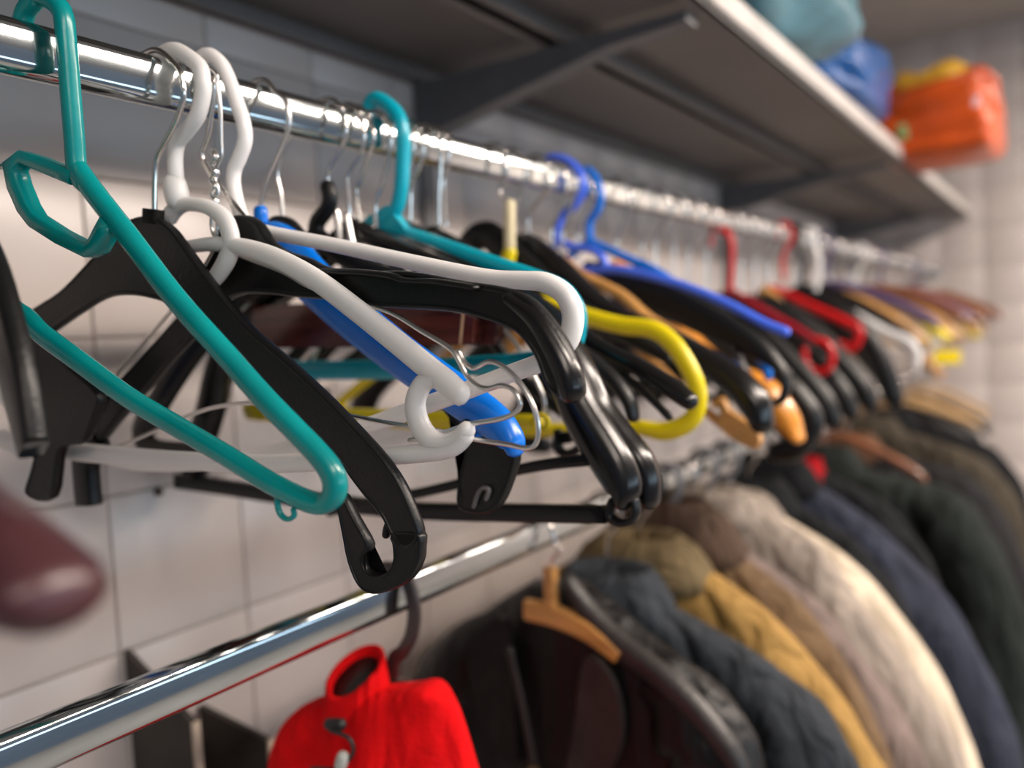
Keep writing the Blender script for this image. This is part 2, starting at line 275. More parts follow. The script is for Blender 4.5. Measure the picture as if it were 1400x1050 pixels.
   {'p':'wire_arm','k':'band','m':'wire','pts':[[0.019,-0.0765,0.0026],[0.0186,-0.0916,0.0026],[0.0364,-0.1046,0.0026],[0.0769,-0.1197,0.0026],[0.0987,-0.1303,0.0026],[0.1301,-0.1408,0.0026],[0.1574,-0.1485,0.0026],[0.1784,-0.1596,0.0026],[0.1962,-0.1694,0.0026],[0.202,-0.1773,0.0026],[0.2061,-0.184,0.0026],[0.212,-0.1884,0.0026],[0.2181,-0.1896,0.0026],[0.2256,-0.1883,0.0026],[0.2323,-0.1905,0.0026],[0.236,-0.1965,0.0026],[0.2336,-0.2011,0.0026],[0.2236,-0.2047,0.0026],[0.2052,-0.2073,0.0026],[0.1877,-0.212,0.0026],[0.1654,-0.2162,0.0026]],'sub':5},
   {'p':'wire_arm','k':'band','m':'wire','pts':[[0.1989,-0.1706,0.0026],[0.2021,-0.1762,0.0026],[0.2078,-0.1796,0.0026],[0.2169,-0.1767,0.0026],[0.225,-0.1791,0.0026],[0.2338,-0.1863,0.0026],[0.2406,-0.1966,0.0026],[0.2436,-0.207,0.0026],[0.2422,-0.2161,0.0026],[0.2366,-0.2191,0.0026],[0.2257,-0.2175,0.0026],[0.2064,-0.2154,0.0026],[0.1825,-0.2113,0.0026],[0.1487,-0.2074,0.0026],[0.117,-0.2031,0.0026],[0.0841,-0.1985,0.0026],[0.0548,-0.1963,0.0026],[0.0175,-0.197,0.0026],[-0.0206,-0.203,0.0026],[-0.0782,-0.2187,0.0026],[-0.1157,-0.2282,0.0026],[-0.1431,-0.2305,0.0026],[-0.1475,-0.2209,0.0026],[-0.1058,-0.179,0.0026],[-0.0678,-0.155,0.0026],[-0.0293,-0.1321,0.0026],[0.0004,-0.1122,0.0026],[0.0167,-0.0958,0.0026],[0.019,-0.0765,0.0026]],'off':0.003,'sub':5},
  ]),
 dict(n='plastic_hanger', y=0.3475, a=0,
  l='black two-rail trouser hanger whose shiny bent tip crosses the white bar', P=[
   {'p':'hook','k':'band','m':'steel','pts':[[-0.0205,-0.0017,0.0035],[-0.0195,0.0063,0.0035],[-0.0135,0.0138,0.0035],[-0.003,0.0173,0.0035],[0.009,0.0158,0.0035],[0.019,0.004,0.0035],[0.018,-0.006,0.0035],[0.01,-0.03,0.0035],[0.004,-0.045,0.0035],[0.0408,-0.0856,0.0035]],'sub':4},
   {'p':'body','k':'plate','m':'black','pts':[[0.0274,-0.0835],[0.0422,-0.0845],[0.0522,-0.0901],[0.0608,-0.1011],[0.0721,-0.1083],[0.09,-0.1143],[0.107,-0.1217],[0.1346,-0.1263],[0.1658,-0.1294],[0.1986,-0.1368],[0.2255,-0.1426],[0.2396,-0.1483],[0.2504,-0.1591],[0.2591,-0.1726],[0.2645,-0.1872],[0.2634,-0.1927],[0.2547,-0.1932],[0.2486,-0.1869],[0.2437,-0.1741],[0.2332,-0.1616],[0.2129,-0.1536],[0.1893,-0.148],[0.1397,-0.1426],[0.1096,-0.1368],[0.0795,-0.1328],[0.0578,-0.1294],[0.0354,-0.1277],[0.017,-0.1308],[-0.0028,-0.1396],[-0.0216,-0.1526],[-0.047,-0.167],[-0.0758,-0.1852],[-0.1142,-0.2087],[-0.1346,-0.2217],[-0.1563,-0.2254],[-0.1609,-0.2167],[-0.1362,-0.2003],[-0.0822,-0.1699],[-0.0378,-0.1451],[-0.0111,-0.1287],[0.0061,-0.1079],[0.0139,-0.0905]],'th':0.007,'rim':0.004,'sub':4},
   {'p':'upper_rail','k':'band','m':'black','pts':[[0.1011,-0.122,0.0037],[0.1347,-0.1255,0.004],[0.1581,-0.1295,0.0039],[0.168,-0.1327,0.0035],[0.1898,-0.1353,0.0034],[0.2125,-0.1401,0.0033]],'dep':0.008,'off':-0.006,'sub':5},
   {'p':'shiny_tip','k':'band','m':'black_gloss','pts':[[0.2296,-0.1465,0.0077],[0.2435,-0.1573,0.0116],[0.2528,-0.1717,0.0134],[0.2584,-0.1836,0.0142],[0.2603,-0.1912,0.0134]],'dep':0.016,'sub':5},
   {'p':'left_tip','k':'band','m':'black','pts':[[-0.1434,-0.2165,0.0305],[-0.1579,-0.2358,0.0251],[-0.1599,-0.2552,0.024],[-0.1594,-0.2717,0.0241]],'dep':0.012,'sq':1,'sub':5},
  ]),
 dict(n='plastic_hanger', y=0.36, a=4,
  l='glossy white tube hanger tilted with its rounded right end raised', P=[
   {'p':'hook','k':'band','m':'white','pts':[[-0.018,0.008,0.0095],[-0.0175,0.016,0.0095],[-0.0072,0.0248,0.0095],[0.0022,0.0247,0.0095],[0.0114,0.0168,0.0095],[0.0174,0.0052,0.0095],[0.0224,-0.0084,0.0095],[0.0268,-0.0219,0.0095],[0.027,-0.0327,0.0095],[0.0215,-0.0419,0.0095],[0.0154,-0.0501,0.0095],[0.0143,-0.0605,0.0095],[0.0189,-0.079,0.0095],[0.0278,-0.0874,0.0095]],'sub':4},
   {'p':'shoulder','k':'band','m':'white','pts':[[0.0199,-0.0819,0.0091],[0.0309,-0.0878,0.0086],[0.048,-0.0933,0.0086],[0.0936,-0.1048,0.0087],[0.1475,-0.1197,0.009],[0.1962,-0.1325,0.0093],[0.2179,-0.1359,0.0098],[0.232,-0.1382,0.0105],[0.2428,-0.145,0.0113],[0.2468,-0.1549,0.0118],[0.2449,-0.1659,0.0114],[0.2395,-0.173,0.0101],[0.2264,-0.1793,0.0097]],'dep':0.0105,'sub':5},
   {'p':'crossbar','k':'band','m':'white','pts':[[0.2395,-0.173,0.0099],[0.2264,-0.1793,0.01],[0.2081,-0.1845,0.0098],[0.1813,-0.1925,0.0101],[0.1409,-0.2038,0.0105],[0.1071,-0.2131,0.0104],[0.0486,-0.2261,0.0105],[-0.0042,-0.2355,0.0106],[-0.0926,-0.2395,0.0112],[-0.1412,-0.2341,0.0126],[-0.1556,-0.225,0.0176],[-0.1422,-0.2086,0.0139],[-0.0969,-0.1776,0.0126],[-0.0551,-0.1502,0.012],[-0.0236,-0.1277,0.0118],[-0.0022,-0.1089,0.012],[0.0111,-0.0915,0.0113],[0.0199,-0.0819,0.0111]],'dep':0.0105,'sub':5},
  ]),
 dict(n='plastic_hanger', y=0.398, a=0,
  l='bright blue contoured hanger with a pierced rounded tip below the wire loop', P=[
   {'p':'hook','k':'band','m':'wire','pts':[[-0.0205,-0.0017,0.0036],[-0.0195,0.0063,0.0036],[-0.0135,0.0138,0.0036],[-0.003,0.0173,0.0036],[0.009,0.0158,0.0036],[0.018,0.006,0.0036],[0.0262,-0.0011,0.0036],[0.0286,-0.012,0.0036],[0.0262,-0.0211,0.0036],[0.0171,-0.0339,0.0036],[0.0055,-0.0472,0.0036],[-0.0034,-0.0611,0.0036],[-0.0064,-0.0747,0.0036]],'sub':4},
   {'p':'collar','k':'band','m':'blue','pts':[[-0.0058,-0.0693,0.0112],[-0.006,-0.0777,0.0112]],'dep':0.009,'sub':1},
   {'p':'shoulder','k':'band','m':'blue','pts':[[-0.0086,-0.0814,0.0071],[0.0073,-0.0852,0.0157],[0.0204,-0.0974,0.0281],[0.0328,-0.1142,0.0335],[0.053,-0.1312,0.0322],[0.0821,-0.1528,0.0305],[0.1143,-0.1743,0.0283],[0.1437,-0.1914,0.0265],[0.1654,-0.2042,0.025],[0.1813,-0.2143,0.0221],[0.1907,-0.2238,0.0157],[0.1924,-0.2284,0.009]],'dep':0.016,'sub':5},
   {'p':'shoulder','k':'band','m':'blue','pts':[[-0.0086,-0.0814,0.008],[-0.0196,-0.0841,0.013],[-0.0433,-0.099,0.017],[-0.0724,-0.1217,0.0177],[-0.1107,-0.1475,0.0169],[-0.1518,-0.1753,0.0181],[-0.1831,-0.2006,0.0193]],'dep':0.014,'sub':5},
   {'p':'eyelet','k':'band','m':'black','pts':[[0.1605,-0.2136,0.0044],[0.1649,-0.2119,0.0043],[0.169,-0.2136,0.0046]],'dep':0.0175,'sub':5},
   {'p':'strap_hook','k':'band','m':'blue','pts':[[0.156,-0.2167,0.0047],[0.1599,-0.2214,0.0043],[0.1663,-0.2217,0.0039],[0.1702,-0.2174,0.0041],[0.1684,-0.214,0.0036]],'dep':0.006,'sub':5},
  ]),
 dict(n='plastic_hanger', y=0.424, a=0,
  l='black hanger whose flat tip with a J-shaped notch shows below the blue tip', P=[
   {'p':'hook','k':'band','m':'wire','pts':[[-0.0205,-0.0018,0.0034],[-0.0195,0.0062,0.0034],[-0.0135,0.0137,0.0034],[0.0007,0.0071,0.0034],[0.0031,-0.005,0.0034],[-0.0002,-0.0161,0.0034],[-0.0105,-0.0276,0.0034],[-0.0157,-0.0402,0.0034],[-0.0138,-0.0518,0.0034],[-0.013,-0.0727,0.0034]],'sub':4},
   {'p':'body','k':'plate','m':'black','pts':[[-0.0245,-0.0723],[-0.0105,-0.0714],[0.0021,-0.0807],[0.0176,-0.1018],[0.0483,-0.1335],[0.0854,-0.1611],[0.1252,-0.1968],[0.1588,-0.2175],[0.1749,-0.2324],[0.1724,-0.2463],[0.1619,-0.2653],[0.1505,-0.2714],[0.1331,-0.2688],[0.1356,-0.2505],[0.1412,-0.2296],[0.1288,-0.2112],[0.0962,-0.1821],[0.059,-0.15],[0.0213,-0.1224],[-0.0066,-0.1066],[-0.0312,-0.0905]],'th':0.008,'rim':0.004,'sub':4},
   {'p':'shoulder','k':'band','m':'black','pts':[[-0.0231,-0.0809,0.0186],[-0.0451,-0.0998,0.0205],[-0.0819,-0.1296,0.0226],[-0.1289,-0.1613,0.0241],[-0.1744,-0.1989,0.0246],[-0.2039,-0.2279,0.0271],[-0.1848,-0.24,0.0149],[-0.1125,-0.2383,0.0106]],'dep':0.012,'sub':5},
   {'p':'j_notch','k':'band','m':'notch_grey','pts':[[0.1457,-0.2681,0.0027],[0.1497,-0.2596,0.0031],[0.1538,-0.2562,0.0027],[0.1576,-0.2573,0.0034],[0.1555,-0.2629,0.0027]],'dep':0.004,'off':-0.0052,'sub':5},
  ]),
 dict(n='wooden_hanger', y=0.4789, a=0,
  l='dark red-brown wooden clamp hanger with a worn right edge', P=[
   {'p':'hook','k':'band','m':'steel','pts':[[-0.0205,-0.0018,0.0034],[-0.0195,0.0062,0.0034],[-0.0135,0.0137,0.0034],[-0.003,0.0172,0.0034],[0.009,0.0157,0.0034],[0.018,0.006,0.0034],[0.0146,0.0075,0.0034],[0.0195,-0.0037,0.0034],[0.0187,-0.0126,0.0034],[0.0141,-0.0226,0.0034],[0.0009,-0.0347,0.0034],[-0.0007,-0.0438,0.0034],[-0.0013,-0.0663,0.0034],[-0.01,-0.11,0.0034]],'sub':4},
   {'p':'clamp_jaw','k':'plate','m':'redwood','pts':[[-0.1123,-0.1264],[-0.0285,-0.1299],[0.0292,-0.1345],[0.1069,-0.1466],[0.1141,-0.1511],[0.1116,-0.1681],[0.0071,-0.1657],[-0.1162,-0.1617]],'th':0.012,'sub':1},
   {'p':'clamp_jaw','k':'plate','m':'redwood','pts':[[-0.0961,-0.1275],[-0.0285,-0.1299],[0.0292,-0.1345],[0.1204,-0.149],[0.1244,-0.1537],[0.1202,-0.1695],[0.0071,-0.1657],[-0.0998,-0.1624]],'th':0.01,'off':0.0125,'sub':1},
   {'p':'worn_edge','k':'band','m':'rawwood','pts':[[0.1055,-0.1475,0.0025],[0.1035,-0.1576,0.0025],[0.1015,-0.1672,0.0025]],'dep':0.003,'off':-0.0055,'sub':5,'lab':'pale worn edge of the wood'},
   {'p':'steel_clip','k':'band','m':'wire','pts':[[-0.0063,-0.0623,0.0054],[-0.0048,-0.0792,0.0053],[-0.0025,-0.1044,0.0053],[-0.0038,-0.135,0.0054]],'off':-0.008,'sub':2},
   {'p':'steel_clip','k':'band','m':'wire','pts':[[0.004,-0.067,0.0052],[0.007,-0.0833,0.0052],[0.0124,-0.1074,0.0052],[0.012,-0.1361,0.0052]],'off':-0.008,'sub':2},
  ]),
 dict(n='plastic_hanger', y=0.4599, a=0,
  l='black S-necked hanger with a kinked sleeve below its steel hook', P=[
   {'p':'hook','k':'band','m':'steel','pts':[[-0.0205,-0.0018,0.0034],[-0.0195,0.0062,0.0034],[-0.0135,0.0137,0.0034],[-0.003,0.0172,0.0034],[0.009,0.0157,0.0034],[0.018,0.006,0.0034],[0.0137,0.0062,0.0034],[0.0201,-0.0044,0.0034],[0.0167,-0.0169,0.0034],[0.0085,-0.0255,0.0034],[-0.0007,-0.0347,0.0034],[-0.0029,-0.0494,0.0034]],'sub':4},
   {'p':'neck_sleeve','k':'band','m':'black','pts':[[-0.0026,-0.0462,0.012],[-0.0011,-0.055,0.0129],[-0.0057,-0.0631,0.0124],[-0.0157,-0.0705,0.0135],[-0.0182,-0.08,0.0156]],'dep':0.011,'sub':5},
   {'p':'shoulder','k':'band','m':'black','pts':[[-0.0181,-0.0789,0.0142],[0.009,-0.0992,0.0141],[0.0574,-0.1174,0.0116],[0.1206,-0.1327,0.0099],[0.1658,-0.1502,0.0108],[0.1888,-0.1718,0.0112],[0.1938,-0.1848,0.0094]],'dep':0.012,'sub':5},
   {'p':'shoulder','k':'band','m':'black','pts':[[-0.0179,-0.0789,0.0142],[-0.045,-0.0992,0.0141],[-0.0934,-0.1174,0.0116],[-0.1566,-0.1327,0.0099],[-0.2018,-0.1502,0.0108],[-0.2248,-0.1718,0.0112],[-0.2298,-0.1848,0.0094]],'dep':0.012,'sub':5},
  ]),
 dict(n='plastic_hanger', y=0.5201, a=0,
  l='turquoise flat-tube hanger with a broad straight-sided hook', P=[
   {'p':'hook','k':'band','m':'turquoise','pts':[[-0.0156,0.0108,0.0118],[-0.0126,0.0228,0.0118],[-0.0046,0.0308,0.0118],[0.0088,0.0236,0.0118],[0.0192,0.0119,0.0118],[0.0225,-0.0028,0.0118],[0.021,-0.0206,0.0118],[0.0166,-0.0455,0.0118],[0.0093,-0.0595,0.0118],[-0.0037,-0.0659,0.0118]],'sub':4},
   {'p':'gusset','k':'plate','m':'turquoise','pts':[[-0.021,-0.0638],[-0.0045,-0.0577],[0.0066,-0.0556],[0.0148,-0.0671],[0.0229,-0.0783],[0.0076,-0.0789],[-0.0113,-0.072]],'th':0.009,'sub':3},
   {'p':'shoulder','k':'band','m':'turquoise','pts':[[-0.0187,-0.0652,0.0097],[0.0004,-0.0728,0.0131],[0.047,-0.0901,0.0137],[0.0934,-0.1081,0.0137],[0.136,-0.1242,0.0137],[0.1577,-0.1348,0.0151],[0.1674,-0.1487,0.0166],[0.1672,-0.1619,0.0169],[0.1623,-0.175,0.0158],[0.1511,-0.1818,0.0141],[0.1251,-0.1835,0.0138]],'dep':0.009,'sub':5},
   {'p':'crossbar','k':'band','m':'turquoise','pts':[[0.1511,-0.1818,0.0135],[0.1252,-0.183,0.0143],[0.1104,-0.1841,0.0145],[0.0581,-0.1853,0.0152],[-0.0015,-0.1853,0.016],[-0.0587,-0.1844,0.0168],[-0.126,-0.1825,0.0171],[-0.1696,-0.1786,0.0178],[-0.19,-0.165,0.013],[-0.205,-0.15,0.013],[-0.19,-0.125,0.013],[-0.1,-0.09,0.013],[-0.0187,-0.0652,0.0]],'dep':0.009,'sub':5},
  ]),
 dict(n='plastic_hanger', y=0.4884, a=0,
  l='black trouser hanger with a huge shiny rounded tip and a notched lower bar', P=[
   {'p':'hook','k':'band','m':'steel','pts':[[-0.0205,-0.0018,0.0034],[-0.0195,0.0062,0.0034],[-0.0135,0.0137,0.0034],[-0.003,0.0172,0.0034],[0.009,0.0157,0.0034],[0.018,0.006,0.0034],[0.0145,0.0071,0.0034],[0.0202,-0.0038,0.0034],[0.0194,-0.0123,0.0034],[0.0132,-0.0233,0.0034],[0.0026,-0.0404,0.0034],[-0.0011,-0.0465,0.0034],[0.0005,-0.0713,0.0034]],'sub':4},
   {'p':'shoulder','k':'band','m':'black_gloss','pts':[[-0.0059,-0.0739,0.0154],[0.0482,-0.0986,0.0158],[0.1065,-0.1261,0.0162],[0.1504,-0.1524,0.0183],[0.172,-0.1838,0.0232],[0.1846,-0.2131,0.0285],[0.1984,-0.2361,0.0301],[0.2091,-0.253,0.0288],[0.2151,-0.266,0.0233],[0.2147,-0.2736,0.0125]],'dep':0.026,'sub':5},
   {'p':'shoulder','k':'band','m':'black_gloss','pts':[[-0.0059,-0.0739,0.0154],[-0.06,-0.0986,0.0158],[-0.1183,-0.1261,0.0162],[-0.1622,-0.1524,0.0183],[-0.1838,-0.1838,0.0232],[-0.1964,-0.2131,0.0285],[-0.2102,-0.2361,0.0301],[-0.2209,-0.253,0.0288],[-0.2269,-0.266,0.0233],[-0.2265,-0.2736,0.0125]],'dep':0.026,'sub':5},
   {'p':'lower_bar','k':'band','m':'black','pts':[[-0.2544,-0.282,0.0149],[-0.1727,-0.2855,0.014],[-0.097,-0.2892,0.0131],[0.027,-0.2919,0.0127],[0.1263,-0.2875,0.0126],[0.2005,-0.2836,0.0117]],'dep':0.01,'sq':1,'sub':5},
   {'p':'upper_bar','k':'band','m':'black','pts':[[-0.0502,-0.2974,0.0083],[0.0028,-0.2859,0.008],[0.0549,-0.2752,0.0076],[0.1157,-0.2606,0.0077],[0.1585,-0.2518,0.0079],[0.1951,-0.2472,0.0077]],'dep':0.008,'off':-0.004,'sq':1,'sub':5},
   {'p':'bar_notch','k':'band','m':'black','pts':[[0.2057,-0.2751,0.0062],[0.2031,-0.2839,0.0066],[0.2092,-0.2883,0.006],[0.2176,-0.2867,0.0055],[0.2221,-0.2807,0.0055],[0.2214,-0.2732,0.0057]],'dep':0.01,'sub':5},
  ]),
 dict(n='plastic_hanger', y=0.508, a=0,
  l='black hanger with a long shiny shoulder tip just behind the notched trouser hanger', P=[
   {'p':'hook','k':'band','m':'steel','pts':[[-0.0205,-0.0018,0.0034],[-0.0195,0.0062,0.0034],[-0.0135,0.0137,0.0034],[-0.003,0.0172,0.0034],[0.009,0.0157,0.0034],[0.018,0.006,0.0034],[0.02,-0.01,0.0034],[0.008,-0.04,0.0034],[0.0,-0.055,0.0034],[0.0,-0.085,0.0034]],'sub':4},
   {'p':'shoulder','k':'band','m':'black_gloss','pts':[[-0.0121,-0.074,0.012],[0.0462,-0.0974,0.0149],[0.1116,-0.1282,0.0165],[0.154,-0.1559,0.0165],[0.1775,-0.1881,0.0167],[0.1905,-0.2151,0.0165],[0.2057,-0.2347,0.0161],[0.2181,-0.25,0.016],[0.2231,-0.2643,0.0148],[0.223,-0.2764,0.0126]],'dep':0.022,'sub':5},
   {'p':'shoulder','k':'band','m':'black_gloss','pts':[[-0.0121,-0.074,0.012],[-0.0704,-0.0974,0.0149],[-0.1358,-0.1282,0.0165],[-0.1782,-0.1559,0.0165],[-0.2017,-0.1881,0.0167],[-0.2147,-0.2151,0.0165],[-0.2299,-0.2347,0.0161],[-0.2423,-0.25,0.016],[-0.2473,-0.2643,0.0148],[-0.2472,-0.2764,0.0126]],'dep':0.022,'sub':5},
  ]),
 dict(n='plastic_hanger', y=0.535, a=0,
  l='dull yellow hanger low behind, only its straight bar and small scroll hook showing', P=[
   {'p':'hook','k':'band','m':'steel','pts':[[-0.0205,-0.0018,0.0034],[-0.0195,0.0062,0.0034],[-0.0135,0.0137,0.0034],[-0.003,0.0172,0.0034],[0.009,0.0157,0.0034],[0.018,0.006,0.0034],[0.02,-0.01,0.0034],[0.008,-0.04,0.0034],[0.0,-0.055,0.0034],[0.0,-0.085,0.0034]],'sub':4},
   {'p':'wire_arm','k':'band','m':'wire','pts':[[0.0,-0.085,0.003],[0.0375,-0.1147,0.0032],[0.0975,-0.1585,0.0031],[0.1281,-0.2088,0.0032],[0.1243,-0.2273,0.0032]],'sub':5},
   {'p':'wire_arm','k':'band','m':'wire','pts':[[0.0,-0.085,0.003],[-0.0375,-0.1147,0.0032],[-0.0975,-0.1585,0.0031],[-0.1281,-0.2088,0.0032],[-0.1243,-0.2273,0.0032]],'sub':5},
   {'p':'crossbar','k':'band','m':'yellow','pts':[[0.1223,-0.2285,0.011],[0.058,-0.2271,0.0116],[-0.0021,-0.2256,0.0122],[-0.0684,-0.2245,0.0129],[-0.2029,-0.222,0.0142],[-0.16,-0.208,0.013]],'dep':0.01,'sub':5},
   {'p':'strap_hook','k':'band','m':'yellow','pts':[[0.1227,-0.2317,0.0044],[0.1251,-0.2252,0.0041],[0.1316,-0.223,0.0039],[0.1363,-0.2273,0.0044],[0.1341,-0.2327,0.0033],[0.1298,-0.2317,0.0028]],'dep':0.004,'off':-0.008,'sub':5},
  ]),
 dict(n='plastic_hanger', y=0.5474, a=0,
  l='black hanger with a short curved tip inside the reach of the yellow loop', P=[
   {'p':'hook','k':'band','m':'steel','pts':[[-0.0205,-0.0018,0.0034],[-0.0195,0.0062,0.0034],[-0.0135,0.0137,0.0034],[-0.003,0.0172,0.0034],[0.009,0.0157,0.0034],[0.018,0.006,0.0034],[0.0161,0.0081,0.0034],[0.02,-0.0008,0.0034],[0.0191,-0.0123,0.0034],[0.0135,-0.0244,0.0034],[0.0047,-0.0367,0.0034],[0.0014,-0.0661,0.0034]],'sub':4},
   {'p':'shoulder','k':'band','m':'black','pts':[[-0.0028,-0.0698,0.0129],[0.0439,-0.0974,0.015],[0.0975,-0.1364,0.0145],[0.1408,-0.1698,0.0127],[0.1644,-0.1858,0.0113],[0.1824,-0.2011,0.0113],[0.1921,-0.2148,0.0103],[0.1949,-0.2263,0.008]],'dep':0.014,'sub':5},
   {'p':'shoulder','k':'band','m':'black','pts':[[-0.0029,-0.0698,0.0129],[-0.0496,-0.0974,0.015],[-0.1032,-0.1364,0.0145],[-0.1465,-0.1698,0.0127],[-0.1701,-0.1858,0.0113],[-0.1881,-0.2011,0.0113],[-0.1978,-0.2148,0.0103],[-0.2006,-0.2263,0.008]],'dep':0.014,'sub':5},
  ]),
 dict(n='plastic_hanger', y=0.5692, a=0,
  l='black hanger with a straight blunt glossy tip inside the yellow loop', P=[
   {'p':'hook','k':'band','m':'steel','pts':[[-0.0205,-0.0018,0.0034],[-0.0195,0.0062,0.0034],[-0.0135,0.0137,0.0034],[-0.003,0.0172,0.0034],[0.009,0.0157,0.0034],[0.018,0.006,0.0034],[0.0167,0.0057,0.0034],[0.0206,-0.0034,0.0034],[0.0192,-0.0212,0.0034],[0.0163,-0.0389,0.0034],[0.0139,-0.0689,0.0034]],'sub':4},
   {'p':'shoulder','k':'band','m':'black_gloss','pts':[[0.0073,-0.073,0.0117],[0.0497,-0.0981,0.0139],[0.1036,-0.1378,0.0146],[0.1577,-0.1757,0.0149],[0.1888,-0.191,0.0144],[0.2165,-0.2086,0.0152],[0.2282,-0.2171,0.013]],'dep':0.016,'sub':5},
   {'p':'shoulder','k':'band','m':'black_gloss','pts':[[0.0073,-0.073,0.0117],[-0.0351,-0.0981,0.0139],[-0.089,-0.1378,0.0146],[-0.1431,-0.1757,0.0149],[-0.1742,-0.191,0.0144],[-0.2019,-0.2086,0.0152],[-0.2136,-0.2171,0.013]],'dep':0.016,'sub':5},
   {'p':'bottom_arm','k':'band','m':'black','pts':[[0.1587,-0.1901,0.0069],[0.1823,-0.2016,0.0068],[0.1991,-0.2153,0.0057],[0.2126,-0.2286,0.0056]],'dep':0.008,'sub':5},
  ]),
 dict(n='plastic_hanger', y=0.5821, a=0,
  l='slim black hanger with a square strap hook at its tip, under the shiny bent tip', P=[
   {'p':'hook','k':'band','m':'steel','pts':[[-0.0205,-0.0018,0.0034],[-0.0195,0.0062,0.0034],[-0.0135,0.0137,0.0034],[-0.003,0.0172,0.0034],[0.009,0.0157,0.0034],[0.018,0.006,0.0034],[0.0167,0.0066,0.0034],[0.0199,-0.0025,0.0034],[0.0173,-0.0161,0.0034],[0.0114,-0.0306,0.0034],[0.0117,-0.0677,0.0034]],'sub':4},
   {'p':'shoulder','k':'band','m':'black','pts':[[0.0032,-0.0741,0.0106],[0.0307,-0.1251,0.0103],[0.0641,-0.1819,0.0099],[0.0828,-0.2023,0.01],[0.1106,-0.2221,0.0102],[0.1286,-0.2337,0.0103],[0.1338,-0.2452,0.0092],[0.13,-0.2546,0.0078],[0.1191,-0.2595,0.007],[0.1112,-0.2562,0.0082],[0.1113,-0.2432,0.0075]],'dep':0.01,'sub':5},
   {'p':'shoulder','k':'band','m':'black','pts':[[0.0033,-0.0741,0.0106],[-0.0372,-0.1156,0.0103],[-0.085,-0.161,0.0099],[-0.1086,-0.1754,0.01],[-0.1407,-0.1868,0.0102],[-0.1612,-0.193,0.0103],[-0.1694,-0.2026,0.0092],[-0.1683,-0.2127,0.0078],[-0.1592,-0.2204,0.007],[-0.1507,-0.2194,0.0082],[-0.1472,-0.2069,0.0075]],'dep':0.01,'sub':5},
   {'p':'bar_notch','k':'band','m':'black','pts':[[0.1175,-0.242,0.0108],[0.1183,-0.2513,0.0108]],'dep':0.01,'sq':1,'sub':1},
  ]),
 dict(n='plastic_hanger', y=0.6702, a=0,
  l='bright yellow flat hanger with a big rounded right loop', P=[
   {'p':'hook','k':'band','m':'steel','pts':[[-0.0205,-0.0017,0.0036],[-0.0195,0.0063,0.0036],[-0.0135,0.0138,0.0036],[-0.003,0.0173,0.0036],[0.009,0.0158,0.0036],[0.018,0.006,0.0036],[0.015,0.0037,0.0036],[0.0192,-0.0064,0.0036],[0.016,-0.0174,0.0036],[0.0094,-0.0279,0.0036],[0.016,-0.0397,0.0036],[0.0195,-0.0496,0.0036]],'sub':4},
   {'p':'neck_shaft','k':'band','m':'cream','pts':[[0.02,-0.0416,0.0107],[0.0173,-0.0806,0.0107]],'sub':1},
   {'p':'shoulder','k':'band','m':'yellow','pts':[[0.017,-0.0853,0.0132],[0.0093,-0.112,0.0162],[0.0336,-0.1296,0.0153],[0.0809,-0.1455,0.0152],[0.1253,-0.1592,0.0153],[0.1561,-0.1647,0.0156],[0.1741,-0.1767,0.0165],[0.1874,-0.1968,0.0166],[0.1953,-0.2183,0.0159],[0.1919,-0.2372,0.0156],[0.1797,-0.2477,0.0159],[0.1616,-0.2522,0.0157],[0.1421,-0.2487,0.013]],'dep':0.012,'sub':5},
   {'p':'crossbar','k':'band','m':'yellow','pts':[[0.1448,-0.2493,0.0127],[0.1021,-0.251,0.0118],[0.0,-0.252,0.014],[-0.14,-0.246,0.013],[-0.205,-0.237,0.012],[-0.216,-0.228,0.01],[-0.205,-0.218,0.01],[-0.1,-0.16,0.01],[0.017,-0.0853,0.0]],'dep':0.012,'sub':5},
  ]),
 dict(n='plastic_hanger', y=0.7, a=0,
  l='black hanger with a rounded dome neck beside the cream shaft', P=[
   {'p':'hook','k':'band','m':'steel','pts':[[-0.0205,-0.0018,0.0034],[-0.0195,0.0062,0.0034],[-0.0135,0.0137,0.0034],[-0.003,0.0172,0.0034],[0.009,0.0157,0.0034],[0.018,0.006,0.0034],[0.02,-0.01,0.0034],[0.008,-0.04,0.0034],[0.0,-0.055,0.0034],[0.0,-0.085,0.0034]],'sub':4},
   {'p':'shoulder','k':'band','m':'black','pts':[[-0.0474,-0.0625,0.022],[-0.0267,-0.0627,0.0294],[-0.0004,-0.0855,0.0304],[0.047,-0.1248,0.0218],[0.092,-0.1552,0.0167],[0.1279,-0.1744,0.0148],[0.1587,-0.1912,0.0118]],'dep':0.016,'sub':5},
   {'p':'shoulder','k':'band','m':'black','pts':[[-0.0202,-0.0625,0.022],[-0.0409,-0.0627,0.0294],[-0.0672,-0.0855,0.0304],[-0.1146,-0.1248,0.0218],[-0.1596,-0.1552,0.0167],[-0.1955,-0.1744,0.0148],[-0.2263,-0.1912,0.0118]],'dep':0.016,'sub':5},
  ]),
 dict(n='wooden_hanger', y=0.778, a=0,
  l='honey-coloured wooden hanger with a bright blue cap on its tip, behind a black arm', P=[
   {'p':'hook','k':'band','m':'steel','pts':[[-0.0205,-0.0017,0.0036],[-0.0195,0.0063,0.0036],[-0.0135,0.0138,0.0036],[-0.003,0.0173,0.0036],[0.009,0.0158,0.0036],[0.018,0.006,0.0036],[0.02,-0.01,0.0036],[0.008,-0.04,0.0036],[0.0,-0.055,0.0036],[0.0,-0.1,0.0036]],'sub':4},
